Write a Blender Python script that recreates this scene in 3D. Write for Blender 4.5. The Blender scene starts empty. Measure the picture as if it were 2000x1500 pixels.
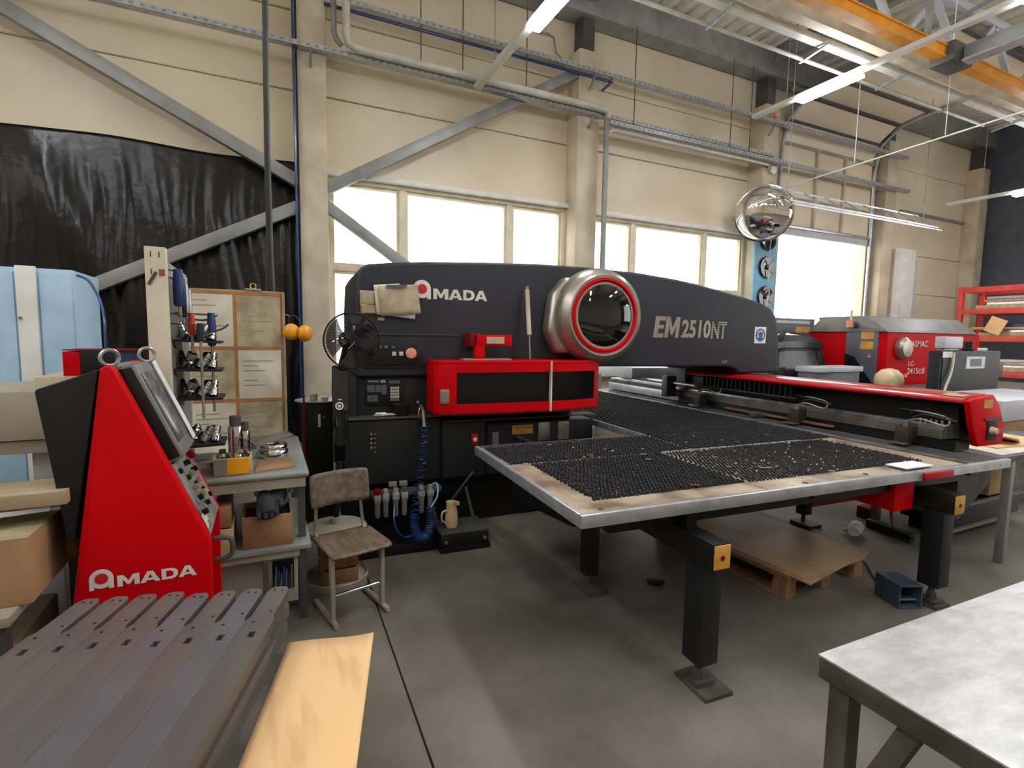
import bpy, bmesh, math, random
from mathutils import Vector, Matrix, Euler, noise as mnoise
random.seed(7)
SC = bpy.context.scene
COL = SC.collection
PI = math.pi
# ---------------------------------------------------------------- camera
YAW, PITCH, ROLL, FPX = math.radians(25.4644), math.radians(5.3188), math.radians(0.86), 1009.8
fw = Vector((math.sin(YAW)*math.cos(PITCH), math.cos(YAW)*math.cos(PITCH), -math.sin(PITCH)))
rt = Vector((math.cos(YAW), -math.sin(YAW), 0)); up = rt.cross(fw)
r2 = rt*math.cos(ROLL)+up*math.sin(ROLL); u2 = up*math.cos(ROLL)-rt*math.sin(ROLL)
cam_d = bpy.data.cameras.new('camera'); cam = bpy.data.objects.new('camera', cam_d); COL.objects.link(cam)
cam_d.sensor_fit = 'HORIZONTAL'; cam_d.sensor_width = 36; cam_d.lens = FPX*36/2000; cam_d.clip_start = .05; cam_d.clip_end = 500
cam.matrix_world = Matrix(((r2.x,u2.x,-fw.x,0),(r2.y,u2.y,-fw.y,0),(r2.z,u2.z,-fw.z,1.65),(0,0,0,1)))
SC.camera = cam
# ---------------------------------------------------------------- world and light
SC.view_settings.view_transform = 'Standard'; SC.view_settings.look = 'None'; SC.view_settings.gamma = 1
SC.view_settings.exposure = -0.22
wd = bpy.data.worlds.new('overcast_sky'); SC.world = wd; wd.use_nodes = True
bg = wd.node_tree.nodes['Background']; bg.inputs[0].default_value = (1,.97,.92,1); bg.inputs[1].default_value = 5.0
SC.cycles.max_bounces = 8; SC.cycles.diffuse_bounces = 5; SC.cycles.glossy_bounces = 4; SC.cycles.transparent_max_bounces = 12
SC.cycles.caustics_reflective = False; SC.cycles.caustics_refractive = False
SC.cycles.sample_clamp_indirect = 6; SC.cycles.use_denoising = True
def area(name, loc, rot, sx, sy, power=0, color=(1,1,1), portal=False):
    l = bpy.data.lights.new(name, 'AREA'); l.shape = 'RECTANGLE'; l.size = sx; l.size_y = sy; l.energy = power; l.color = color
    o = bpy.data.objects.new(name, l); COL.objects.link(o); o.location = loc; o.rotation_euler = rot
    if portal: l.cycles.is_portal = True
    return o
# daylight guides exactly in the window, gate and roof-light openings of the hall
area('window_daylight', (2.77,7.95,2.4), (-PI/2,0,0), 3.7, 2.8, portal=True)
area('window_daylight', (7.07,7.95,2.4), (-PI/2,0,0), 3.5, 2.8, portal=True)
area('gate_daylight', (11.2,8.0,2.1), (-PI/2,0,0), 3.4, 4.1, portal=True)
area('roof_light_daylight', (3,0.2,7.75), (0,0,0), 22, .7, portal=True)
area('added_window_daylight', (17.95,-2,3.3), (0,PI/2,0), 4.6, 10, portal=True)  # portal for the added, unseen window in the end wall
# ---------------------------------------------------------------- materials
def lin(c): return tuple(((v/255)/12.92 if v/255 <= .04045 else ((v/255+.055)/1.055)**2.4) for v in c)+(1,)
MATS = {}
def mat(name, c, c2=None, scale=4, rough=.5, metal=0, bump=0, bscale=60, detail=5, stretch=None, coat=0, emit=0, alpha=1, trans=0, lo=.35, hi=.65, spec=.5, rv=0, nr=.5):
    m = bpy.data.materials.new(name); m.use_nodes = True; nt = m.node_tree; N = nt.nodes; L = nt.links
    b = N['Principled BSDF']; b.inputs['Base Color'].default_value = lin(c); b.inputs['Roughness'].default_value = rough
    b.inputs['Metallic'].default_value = metal; b.inputs['Coat Weight'].default_value = coat; b.inputs['Specular IOR Level'].default_value = spec
    b.inputs['Alpha'].default_value = alpha; b.inputs['Transmission Weight'].default_value = trans
    tc = N.new('ShaderNodeTexCoord'); mp = N.new('ShaderNodeMapping'); L.new(tc.outputs['Object'], mp.inputs[0])
    if stretch: mp.inputs['Scale'].default_value = stretch
    if c2 is None: c2 = tuple(v*.86 for v in c)
    n = N.new('ShaderNodeTexNoise'); n.inputs['Scale'].default_value = scale; n.inputs['Detail'].default_value = detail; n.inputs['Roughness'].default_value = nr; L.new(mp.outputs[0], n.inputs['Vector'])
    r = N.new('ShaderNodeValToRGB'); r.color_ramp.elements[0].position = lo; r.color_ramp.elements[1].position = hi
    r.color_ramp.elements[0].color = lin(c2); r.color_ramp.elements[1].color = lin(c); L.new(n.outputs['Fac'], r.inputs[0]); L.new(r.outputs[0], b.inputs['Base Color'])
    if rv:
        mr = N.new('ShaderNodeMapRange'); mr.inputs[3].default_value = rough-rv; mr.inputs[4].default_value = rough+rv; L.new(n.outputs['Fac'], mr.inputs[0]); L.new(mr.outputs[0], b.inputs['Roughness'])
    if bump:
        n2 = N.new('ShaderNodeTexNoise'); n2.inputs['Scale'].default_value = bscale; L.new(mp.outputs[0], n2.inputs['Vector'])
        bp = N.new('ShaderNodeBump'); bp.inputs['Strength'].default_value = bump; bp.inputs['Distance'].default_value = .01; L.new(n2.outputs['Fac'], bp.inputs['Height']); L.new(bp.outputs[0], b.inputs['Normal'])
    if emit: b.inputs['Emission Color'].default_value = lin(c); b.inputs['Emission Strength'].default_value = emit
    MATS[name] = m; return m
mat('floor', (134,127,114), (62,56,48), scale=.55, rough=.46, bump=.15, bscale=40, detail=12, lo=.32, hi=.66, rv=.14, nr=.66)
mat('joint', (38,36,34)); mat('panel', (230,217,191), (216,203,177), scale=.9, rough=.42)
mat('panel_grey', (88,94,104), (76,82,92), rough=.5); mat('concrete', (214,202,178), (184,171,148), scale=2.2, rough=.75, bump=.15)
mat('steel_grey', (150,152,148), (126,128,124), scale=3, rough=.45, metal=.2); mat('steel_dark', (84,84,82), (66,66,66), rough=.5, metal=.2)
mat('galv', (200,204,208), (170,176,184), scale=14, rough=.35, metal=.7); mat('deck', (244,240,226), (230,226,210), rough=.4, metal=.05)
mat('white_paint', (232,232,226), (214,214,206), rough=.4); mat('frame_cream', (226,216,190), (208,198,172), rough=.45)
mat('yellow', (236,160,24), (214,140,14), rough=.4); mat('lamp', (250,250,255), emit=90); mat('dark_rubber', (22,22,23), (14,14,15), rough=.6)
mat('film', (13,13,15), (7,7,8), scale=2, rough=.27, bump=.5, bscale=9, spec=.38)
mat('blue_paint', (40,66,120), (30,52,100), rough=.4); mat('cream_pipe', (214,212,200), rough=.35)
mat('navy', (46,47,54), (38,39,46), scale=1.5, rough=.45, bump=.06, bscale=220, spec=.35); mat('navy_low', (27,29,31), (21,23,25), scale=3, rough=.5, bump=.06, bscale=200, spec=.35)
mat('black', (12,12,13), (8,8,9), rough=.55, spec=.3); mat('black_gloss', (10,12,16), (6,8,12), rough=.06, coat=.6)
mat('red', (200,2,14), (186,1,11), scale=2, rough=.5, spec=.1); mat('red_dark', (128,8,14), (100,6,10), rough=.45, spec=.2)
mat('red_worn', (172,18,24), (126,18,20), scale=7, rough=.45, lo=.3, hi=.55, spec=.25); mat('smoke', (12,13,15), (17,16,16), rough=.14, scale=6, spec=.25)
mat('silver', (186,182,172), (156,150,138), scale=3, rough=.32, metal=.75); mat('steel', (176,176,176), (128,126,122), scale=6, rough=.3, metal=.85, rv=.1)
mat('chrome', (226,226,226), rough=.08, metal=1); mat('mirror', (240,240,240), (236,236,236), rough=.02, metal=1)
mat('table_plate', (190,174,150), (128,108,88), scale=5, rough=.42, metal=.4, lo=.36, hi=.58, rv=.12); mat('brush', (26,27,29), (16,16,18), scale=30, rough=.7)
mat('bench_top', (202,203,199), (168,170,168), scale=9, rough=.33, metal=.45, stretch=(1,2.2,1), detail=10, rv=.1, nr=.65); mat('bench_side', (112,106,96), (74,69,62), scale=6, rough=.5, metal=.4)
mat('profile', (104,97,92), (84,79,77), scale=2.2, rough=.45, metal=.3, stretch=(3,.8,1)); mat('profile_blue', (106,104,108), (90,88,92), scale=2.2, rough=.42, metal=.35)
mat('cardboard', (226,186,134), (190,146,98), scale=2.6, rough=.8, stretch=(4,.6,1), lo=.28, hi=.46); mat('card_brown', (164,128,90), (130,98,66), scale=3, rough=.8)
mat('ply', (168,152,122), (146,128,98), scale=5, rough=.6, stretch=(1,6,1)); mat('ply_dark', (116,100,82), (84,70,56), scale=6, rough=.55, stretch=(4,1,4))
mat('wood', (158,118,84), (122,88,60), scale=4, rough=.75, stretch=(1,5,1)); mat('wood_light', (196,166,124), (170,138,98), scale=4, rough=.7, stretch=(1,5,1))
mat('paper', (222,216,200), (196,186,164), scale=5, rough=.8); mat('paper_white', (236,238,240), (214,216,218), scale=6, rough=.7); mat('paper_dirty', (190,178,150), (150,136,108), scale=7, rough=.8)
mat('tape', (176,124,74), (150,98,54), scale=8, rough=.6); mat('sticker', (216,160,70), (190,140,60), scale=10, rough=.6); mat('beige', (206,196,174), (180,168,144), scale=3, rough=.5)
mat('beige_dark', (166,158,142), (140,132,116), scale=2, rough=.5); mat('lightblue', (176,208,228), (160,194,216), rough=.45); mat('skyblue', (130,186,214), (112,170,200), rough=.5)
mat('screen', (96,100,98), (70,74,72), scale=3, rough=.15); mat('console_grey', (150,146,138), (98,94,88), scale=8, rough=.5); mat('black_paint', (20,21,22), (15,16,17), rough=.45, spec=.35)
mat('hose_blue', (24,62,118), (18,48,96), rough=.25); mat('enamel', (220,200,164), (196,172,132), scale=8, rough=.3); mat('brass', (180,140,70), rough=.3, metal=.9)
mat('white_text', (226,222,210), rough=.5); mat('red_text', (206,24,40), rough=.4); mat('blue_sign', (40,100,160), rough=.4); mat('grey_cover', (128,126,120), (110,108,102), rough=.45)
mat('pale_grey', (196,198,204), (180,182,188), rough=.4); mat('slate', (92,96,108), (76,80,92), rough=.45); mat('rack_red', (208,58,42), (186,44,32), rough=.45)
mat('glove_dark', (52,54,60), (30,31,36), scale=9, rough=.9); mat('glove_white', (236,234,228), (196,194,190), scale=14, rough=.9); mat('plastic_bag', (46,49,57), (26,28,33), scale=3, rough=.22, bump=.5, bscale=6, spec=.4)
mat('orange_glow', (230,96,70), (220,190,150), scale=120, rough=.3); mat('rust', (150,92,56), (104,66,44), scale=12, rough=.8); mat('pedal', (66,80,100), (50,62,80), rough=.45)
mat('board_tan', (190,158,116), (150,118,80), scale=1.6, rough=.45, lo=.3, hi=.55); mat('hood_red', (186,10,20), (170,8,16), rough=.3, coat=.7, scale=3); mat('holder', (70,56,46), (46,40,36), scale=9, rough=.55, metal=.4); mat('asphalt', (196,196,192), rough=.9)
def glassy(name, tint, rough=.02, fac=.08):
    m = bpy.data.materials.new(name); m.use_nodes = True; nt = m.node_tree; nt.nodes.remove(nt.nodes['Principled BSDF'])
    t = nt.nodes.new('ShaderNodeBsdfTransparent'); t.inputs[0].default_value = tint
    g = nt.nodes.new('ShaderNodeBsdfGlossy'); g.inputs['Roughness'].default_value = rough
    mx = nt.nodes.new('ShaderNodeMixShader'); mx.inputs[0].default_value = fac
    nt.links.new(t.outputs[0], mx.inputs[1]); nt.links.new(g.outputs[0], mx.inputs[2]); nt.links.new(mx.outputs[0], nt.nodes['Material Output'].inputs[0]); MATS[name] = m
glassy('glass', (.96,.98,1,1)); glassy('smoked_glass', (.1,.1,.11,1), fac=.1); glassy('clear_plastic', (.86,.86,.9,1), rough=.15, fac=.22); glassy('fan_glass', (.55,.57,.62,1), rough=.2, fac=.12)
# ---------------------------------------------------------------- helpers
ORG = {}
class MB:
    def __init__(s): s.v = []; s.f = []
    def add(s, vs, fs):
        k = len(s.v); s.v += [tuple(v) for v in vs]; s.f += [tuple(i+k for i in f) for f in fs]; return s
    def box(s, x0, x1, y0, y1, z0, z1):
        return s.add([(x,y,z) for x in (x0,x1) for y in (y0,y1) for z in (z0,z1)], [(0,1,3,2),(4,6,7,5),(0,4,5,1),(2,3,7,6),(0,2,6,4),(1,5,7,3)])
    def obox(s, c, size, rot=(0,0,0)):
        M = Euler(rot).to_matrix(); c = Vector(c); h = [q/2 for q in size]
        return s.add([c+M@Vector((x*h[0],y*h[1],z*h[2])) for x in (-1,1) for y in (-1,1) for z in (-1,1)], [(0,1,3,2),(4,6,7,5),(0,4,5,1),(2,3,7,6),(0,2,6,4),(1,5,7,3)])
    def beam(s, p0, p1, w, h, upv=(0,0,1)):
        p0 = Vector(p0); p1 = Vector(p1); d = (p1-p0).normalized(); a = d.cross(Vector(upv))
        if a.length < 1e-4: a = d.cross(Vector((0,1,0)))
        a.normalize(); b = a.cross(d)
        return s.add([q+a*(i*w/2)+b*(j*h/2) for q in (p0,p1) for i,j in ((-1,-1),(1,-1),(1,1),(-1,1))], [(0,1,2,3),(7,6,5,4),(0,4,5,1),(1,5,6,2),(2,6,7,3),(3,7,4,0)])
    def cyl(s, p0, p1, r0, r1=None, n=14):
        r1 = r0 if r1 is None else r1; p0 = Vector(p0); p1 = Vector(p1); d = (p1-p0).normalized()
        a = d.cross(Vector((0,0,1)) if abs(d.z) < .9 else Vector((1,0,0))).normalized(); b = d.cross(a)
        vs = [p+(a*math.cos(2*PI*i/n)+b*math.sin(2*PI*i/n))*r for p,r in ((p0,r0),(p1,r1)) for i in range(n)]
        return s.add(vs, [(i,(i+1)%n,n+(i+1)%n,n+i) for i in range(n)]+[tuple(range(n-1,-1,-1)),tuple(range(n,2*n))])
    def tube(s, pts, r, n=6):
        P = [Vector(p) for p in pts]; rr = r if isinstance(r,(list,tuple)) else [r]*len(P); a = None; vs = []
        for i,p in enumerate(P):
            d = (P[min(i+1,len(P)-1)]-P[max(i-1,0)]).normalized()
            if a is None: a = d.cross(Vector((0,0,1)) if abs(d.z) < .9 else Vector((1,0,0))).normalized()
            a = (a-d*a.dot(d)).normalized(); b = d.cross(a)
            vs += [p+(a*math.cos(2*PI*k/n)+b*math.sin(2*PI*k/n))*rr[i] for k in range(n)]
        m = len(P)
        return s.add(vs, [(i*n+k,i*n+(k+1)%n,(i+1)*n+(k+1)%n,(i+1)*n+k) for i in range(m-1) for k in range(n)]+[tuple(range(n-1,-1,-1)),tuple((m-1)*n+k for k in range(n))])
    def prism(s, poly, ax, a, b):
        f = {'x':lambda p,t:(t,p[0],p[1]),'y':lambda p,t:(p[0],t,p[1]),'z':lambda p,t:(p[0],p[1],t)}[ax]; n = len(poly)
        return s.add([f(p,t) for t in (a,b) for p in poly], [tuple(range(n)),tuple(range(2*n-1,n-1,-1))]+[(i,n+i,n+(i+1)%n,(i+1)%n) for i in range(n)])
    def lathe(s, prof, c, axis=(0,0,1), n=24):
        c = Vector(c); d = Vector(axis).normalized(); a = d.cross(Vector((0,0,1)) if abs(d.z) < .9 else Vector((1,0,0))).normalized(); b = d.cross(a)
        vs = [c+d*h+(a*math.cos(2*PI*i/n)+b*math.sin(2*PI*i/n))*max(r,1e-4) for r,h in prof for i in range(n)]; m = len(prof)
        return s.add(vs, [(j*n+i,j*n+(i+1)%n,(j+1)*n+(i+1)%n,(j+1)*n+i) for j in range(m-1) for i in range(n)]+[tuple(range(n-1,-1,-1)),tuple((m-1)*n+i for i in range(n))])
    def grid(s, fn, nu, nv, loop=False):
        vs = [fn(i/nu, j/nv) for j in range(nv+1) for i in range(nu+1)]; w = nu+1
        return s.add(vs, [(j*w+i,j*w+i+1,(j+1)*w+i+1,(j+1)*w+i) for j in range(nv) for i in range(nu)])
    def mesh(s, name, m, bev=0, seg=2, org=(0,0,0), ang=40, xf=None):
        bm = bmesh.new(); o = Vector(org); vs = [bm.verts.new(((xf@Vector(v)) if xf else Vector(v))-o) for v in s.v]
        for f in s.f:
            if len(set(f)) > 2:
                try: bm.faces.new([vs[i] for i in f])
                except ValueError: pass
        bmesh.ops.recalc_face_normals(bm, faces=bm.faces)
        if bev:
            es = [e for e in bm.edges if len(e.link_faces) == 2 and e.calc_face_angle(0) > .6]
            bmesh.ops.bevel(bm, geom=es, offset=bev, segments=seg, affect='EDGES', profile=.6, clamp_overlap=True)
        me = bpy.data.meshes.new(name); bm.to_mesh(me); bm.free(); me.materials.append(MATS[m])
        me.shade_smooth(); me.set_sharp_from_angle(angle=math.radians(ang)); return me
    def part(s, name, m, parent, bev=0, label=None, kind=None, **k):
        o = bpy.data.objects.new(name, s.mesh(name, m, bev, org=ORG[parent.name], **k)); COL.objects.link(o); o.parent = parent; ORG[o.name] = ORG[parent.name]
        if label: o['label'] = label
        if kind: o['kind'] = kind
        return o
    def thing(s, name, m, label, cat, org=None, group=None, bev=0, rz=0, kind=None, **k):
        if org is None:
            org = ((min(v[0] for v in s.v)+max(v[0] for v in s.v))/2, (min(v[1] for v in s.v)+max(v[1] for v in s.v))/2, min(v[2] for v in s.v))
        o = bpy.data.objects.new(name, s.mesh(name, m, bev, org=org, **k)); COL.objects.link(o); place(o, org, rz); tag(o, label, cat, group, kind); return o
    def struct(s, name, m, bev=0, parent=None, **k):
        if parent: return s.part(name, m, parent, bev, **k)
        o = bpy.data.objects.new(name, s.mesh(name, m, bev, **k)); COL.objects.link(o); ORG[o.name] = (0,0,0); o['kind'] = 'structure'; return o
def place(o, org, rz):
    o.location = Matrix.Rotation(rz,3,'Z')@Vector(org); o.rotation_euler = (0,0,rz); ORG[o.name] = tuple(org)
def tag(o, label=None, cat=None, group=None, kind=None):
    if label: o['label'] = label
    if cat: o['category'] = cat
    if group: o['group'] = group
    if kind: o['kind'] = kind
def thing(name, label, cat, org=(0,0,0), rz=0, group=None):
    o = bpy.data.objects.new(name, None); COL.objects.link(o); o.empty_display_size = .1; place(o, org, rz); tag(o, label, cat, group); return o
def copy_tree(o, parent=None):
    c = o.copy(); COL.objects.link(c); c.parent = parent; ORG[c.name] = ORG.get(o.name,(0,0,0))
    for ch in [q for q in o.children]: copy_tree(ch, c)
    return c
def text(s, name, m, parent, fx, bx, depth=.002, offset=0, shear=0, label=None):
    """writing fitted into the box bx=(a0,a1,b0,b1); fx maps (a,b,t) to a point, t out of the surface"""
    cu = bpy.data.curves.new('t','FONT'); cu.body = s; cu.offset = offset; cu.shear = shear; cu.resolution_u = 3
    ob = bpy.data.objects.new('t', cu); COL.objects.link(ob); dg = bpy.context.evaluated_depsgraph_get()
    me = ob.evaluated_get(dg).to_mesh(); vs = [v.co.copy() for v in me.vertices]; fs = [tuple(p.vertices) for p in me.polygons]
    ob.evaluated_get(dg).to_mesh_clear(); bpy.data.objects.remove(ob); bpy.data.curves.remove(cu)
    x0,x1 = min(v.x for v in vs), max(v.x for v in vs); y0,y1 = min(v.y for v in vs), max(v.y for v in vs)
    mb = MB(); mb.add([fx(bx[0]+(v.x-x0)/(x1-x0)*(bx[1]-bx[0]), bx[2]+(v.y-y0)/(y1-y0)*(bx[3]-bx[2]), depth) for v in vs], fs)
    o = mb.part(name, m, parent, label=label); return o
# ================================================================ THE HALL
W, CF = 7.7, 7.35
XL, XR, YF, RZ = -12, 17.6, -9, 7.25
# floor: two slabs with a joint between them (joint runs away from the camera to the left of the chair)
fl = MB().box(XL,XR+.4,YF,W+.4,-.3,-.012).struct('floor','joint')
def jx(y): return .5435+.027*(y-1.77)
MB().prism([(XL,YF),(jx(YF)-.005,YF),(jx(W)-.005,W+.4),(XL,W+.4)],'z',-.15,0).part('slab','floor',fl)
MB().prism([(jx(YF)+.005,YF),(XR+.4,YF),(XR+.4,W+.4),(jx(W)+.005,W+.4)],'z',-.15,0).part('slab','floor',fl)
yard = MB().box(-60,80,W+.45,90,-.25,-.05).struct('floor_yard','asphalt')
# long wall of sandwich panels, one object per panel
wb = MB().box(XL,XR,W+.2,W+.24,6.7,RZ+.3).struct('wall_back','panel')
COLS = [(-3.75,-3.4),(.44,.79),(4.6,5.0),(8.85,9.25),(12.9,13.3),(17.0,17.4)]
def panel(x0,x1,z0,z1): MB().box(x0,x1,W,W+.16,z0+.006,z1-.006).part('panel','panel',wb,bev=.01,seg=1)
CZ = [3.82,4.82,5.82,6.75]
for x0,x1 in ((XL,-3.6),(-3.6,.6),(.6,4.8),(4.8,9.05),(13.1,17.6)):
    for a,b in zip(CZ,CZ[1:]): panel(x0+.004,x1-.004,a,b)
for x0,x1 in ((XL,-3.6),(-3.6,.6),(13.1,17.6)):
    for a,b in zip([0,.94,1.9,2.86],[.94,1.9,2.86,3.82]): panel(x0+.004,x1-.004,a,b)
for x0,x1 in ((.6,4.8),(4.8,9.05)): panel(x0+.004,x1-.004,0,1.0)
panel(9.05,9.55,0,4.2); panel(9.05,9.55,4.2,6.75); panel(9.55,13.1,5.55,6.75)
# windows
def window(n, x0, x1, z0, z1, mull, tr):
    w = MB(); t = .075
    w.box(x0,x1,W-.04,W+.12,z1-t,z1).box(x0,x1,W-.04,W+.12,z0,z0+t).box(x0,x0+t,W-.04,W+.12,z0+t,z1-t).box(x1-t,x1,W-.04,W+.12,z0+t,z1-t)
    win = w.struct('window_%d'%n,'frame_cream',bev=.006)
    MB().box(x0-.1,x1+.1,W-.13,W-.041,z1-.02,z1+.05).part('drip_rail','white_paint',win,bev=.008); MB().box(x0,x1,W-.2,W-.041,z0-.04,z0).part('sill','white_paint',win,bev=.008)
    xs = [x0+t]+[q for m_ in mull for q in (m_-.05,m_+.05)]+[x1-t]
    for m_ in mull: MB().box(m_-.05,m_+.05,W-.03,W+.11,z0+t,z1-t).part('mullion','frame_cream',win,bev=.006)
    for a,b in zip(xs[::2],xs[1::2]):
        MB().box(a,b,W-.02,W+.1,tr-.04,tr+.04).part('transom','frame_cream',win,bev=.006)
        for c,d in ((z0+t,tr-.04),(tr+.04,z1-t)):
            MB().box(a,a+.035,W,W+.08,c,d).box(b-.035,b,W,W+.08,c,d).box(a+.035,b-.035,W,W+.08,c,c+.035).box(a+.035,b-.035,W,W+.08,d-.035,d).part('sash','frame_cream',win)
            MB().box(a+.03,b-.03,W+.035,W+.041,c+.03,d-.03).part('pane','glass',win)
window(1,.79,4.6,1.0,3.8,(1.85,3.57),2.56); window(2,5.0,8.85,1.0,3.76,(6.03,7.76),2.56)
# sectional door, pushed up: leaf sections hang in the upper opening and lie under the roof
dr = MB().box(9.55,9.68,W-.1,W+.16,0,6.3).box(12.72,12.9,W-.1,W+.16,0,6.3).struct('door_1','frame_cream',bev=.01)
zs = [4.06,4.6,5.14,5.68]
for i,(a,b) in enumerate(zip(zs,zs[1:])):
    for x0,x1 in ((9.7,10.75),(10.75,11.7),(11.7,12.7)): MB().box(x0+.01,x1-.01,W-.12,W-.08,a+.008,b-.008).part('door_panel','panel',dr,bev=.008)
MB().box(9.68,12.72,W-.16,W-.06,4.0,4.055).part('bottom_rail','galv',dr,bev=.008); MB().box(9.68,12.72,W-.13,W-.07,3.86,3.995).part('rubber_seal','pale_grey',dr)
for x in (10.75,11.7): MB().box(x-.03,x+.03,W-.16,W-.121,4.06,5.68).part('door_stile','beige',dr)
for z in zs[1:]:
    MB().box(9.7,12.7,W-.15,W-.121,z-.03,z+.03).part('hinge_strip','beige_dark',dr)
arc = [(W-.1-1.1*(1-math.cos(t)), 5.7+.75*math.sin(t)) for t in [PI/2*k/5 for k in range(6)]]
for a,b in zip(arc[::2],arc[1::2]+[arc[-1]]): pass
pts = [(W-.1,5.69),(W-.22,6.12),(W-.62,6.42),(W-1.2,6.5),(W-1.8,6.53),(W-2.4,6.56),(W-2.95,6.59)]
for (y0,z0),(y1,z1) in zip(pts,pts[1:]):
    d = Vector((0,y1-y0,z1-z0)); n = Vector((0,-d.z,d.y)).normalized()*.02
    MB().add([Vector((x,y,z))+n*s for x in (9.72,12.68) for (y,z) in ((y0+d.y*.02,z0+d.z*.02),(y1-d.y*.02,z1-d.z*.02)) for s in (-1,1)],[(0,1,3,2),(4,6,7,5),(0,4,5,1),(2,3,7,6),(0,2,6,4),(1,5,7,3)]).part('door_panel','panel',dr)
    MB().beam((9.72,y1,z1-.04),(12.68,y1,z1-.04),.07,.05).part('door_rib','steel_dark',dr)
for x in (9.64,12.78):
    MB().tube([(x,W-.14,.1),(x,W-.14,5.6)]+[(x,y-.02,z-.04) for y,z in pts[1:]]+[(x,3.9,6.66)],.035,6).part('guide_rail','galv',dr)
MB().cyl((9.6,7.35,6.62),(12.85,7.35,6.62),.05).part('spring_shaft','steel_grey',dr)
# columns
for i,(a,b) in enumerate(COLS):
    c = MB().box(a,b,CF,W-.001,0,6.2).struct('wall_column_%d'%i,'concrete',bev=.02); MB().box(a+.09,b-.09,CF+.06,W-.03,6.2,6.72).part('steel_head','steel_dark',c)
    MB().box(a-.02,b+.02,CF-.012,CF,0,.25).part('plinth','steel_dark',c) if i in (1,) else None
# eave beam, roof deck, end wall, other walls
MB().box(XL,XR,CF,W-.01,6.74,RZ-.08).struct('trim_1','steel_grey',bev=.01)
cl = MB(); pitch = .3; prof = [(0,0),(.1,0),(.14,.09),(.24,.09),(.28,0)]
xs = [(XL+pitch*i+dx,RZ+dz) for i in range(int((XR-XL)/pitch)+1) for dx,dz in prof]
for y0,y1 in ((YF,-.15),(.55,W+.25)):
    k = len(cl.v); cl.v += [(x,y,z) for y in (y0,y1) for x,z in xs]; n = len(xs); cl.f += [(k+i,k+i+1,k+n+i+1,k+n+i) for i in range(n-1)]
cl.struct('ceiling','deck')
sk = MB().box(XL,XR,-.25,-.15,RZ-.1,RZ+.3).box(XL,XR,.55,.65,RZ-.1,RZ+.3).box(XL,-8,-.15,.55,RZ-.1,RZ+.2).box(14,XR,-.15,.55,RZ-.1,RZ+.2).struct('window_3','white_paint')
for i in range(11): MB().box(-8+2*i+.03,-6+2*i-.03,-.15,.55,RZ+.2,RZ+.21).part('pane','glass',sk)
we = MB().box(XR,XR+.3,3,W+.2,0,RZ+.3).box(XR,XR+.3,YF,-7,0,RZ+.3).box(XR,XR+.3,-7,3,0,1.0).box(XR,XR+.3,-7,3,5.6,RZ+.3).struct('wall_right','panel_grey')
wr = MB().box(XR+.05,XR+.2,-7,3,1.0,1.08).box(XR+.05,XR+.2,-7,3,5.52,5.6).struct('window_5','frame_cream')  # out-of-view window, added to light the roof deck and throw shadows left
for i in range(5): MB().box(XR+.05,XR+.2,-7+2*i,-6.92+2*i,1.08,5.52).part('mullion','frame_cream',wr); MB().box(XR+.12,XR+.13,-6.92+2*i,-5+2*i,1.08,5.52).part('pane','glass',wr)
MB().box(XL-.3,XL,YF,W+.2,0,RZ+.3).struct('wall_left','panel')
MB().box(XL,XR,YF-.3,YF,0,RZ+.3).struct('wall_front','panel')
# lattice girder and rafters
gd = thing('lattice_girder','long steel lattice girder under the roof at upper right','girder',(10,4.75,5.8))
MB().box(3.2,XR-.02,4.68,4.82,5.7,5.86).part('bottom_chord','beige',gd,bev=.01); MB().box(3.2,XR-.02,4.69,4.81,6.78,6.9).part('top_chord','pale_grey',gd,bev=.01)
for i in range(15):
    x = 4.0+i*.86; a,b = ((x,4.75,5.9),(x+.86,4.75,6.8)) if i%2 else ((x,4.75,6.8),(x+.86,4.75,5.9))
    MB().beam(a,b,.08,.08).part('diagonal','pale_grey',gd)
for x,w_ in ((4.8,.16),(9.05,.16),(13.1,.16)):
    r = MB().box(x-w_/2,x+w_/2,-8.9,CF-.01,6.93,6.96).box(x-.02,x+.02,-8.9,CF-.01,6.96,7.19).box(x-w_/2,x+w_/2,-8.9,CF-.01,7.19,7.22)
    r.thing('roof_rafter','steel_grey',{4.8:'grey steel rafter meeting the pillar with the drain pipe',9.05:'grey steel rafter above the convex mirror pillar',13.1:'grey steel rafter right of the raised door'}[x],'rafter',group='roof rafters')
cr = thing('crane_runway','yellow crane runway beam under the roof','crane beam',(8,4.15,5.5))
for x0,x1 in ((3.2,8.25),(8.75,16)): MB().box(x0,x1,4.1,4.2,5.44,5.56).box(x0,x1,4.08,4.22,5.56,5.58).box(x0,x1,4.08,4.22,5.42,5.44).part('rail','yellow',cr)
for x in (4.5,7.9,12.9): MB().box(x-.03,x+.03,4.12,4.18,5.58,6.9).part('hanger','steel_grey',cr)
MB().box(8.26,8.74,4.0,4.3,5.36,5.62).part('trolley','steel_dark',cr,bev=.03)
cb = thing('crane_bridge','grey crane bridge beam crossing below the yellow runway','crane beam',(8.5,1,5.45)); MB().box(8.43,8.57,-4,3.98,5.38,5.56).part('girder','steel_grey',cb,bev=.01); MB().box(8.4,8.6,-4,3.98,5.35,5.38).part('flange','galv',cb)
tk = thing('cable_trunking','white cable trunking running beside the lattice girder','trunking',(9,4.97,5.7)); MB().box(3.2,XR-.1,4.92,5.04,5.68,5.76).part('channel','white_paint',tk,bev=.006); MB().cyl((3.2,5.25,5.62),(12,5.25,5.62),.025).part('conduit','cream_pipe',tk)
for x in (5.2,7,8.8,10.6,12.4,14.2): MB().beam((x,4.87,5.66),(x,5.3,5.6),.03,.03).part('bracket','galv',tk)
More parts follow.
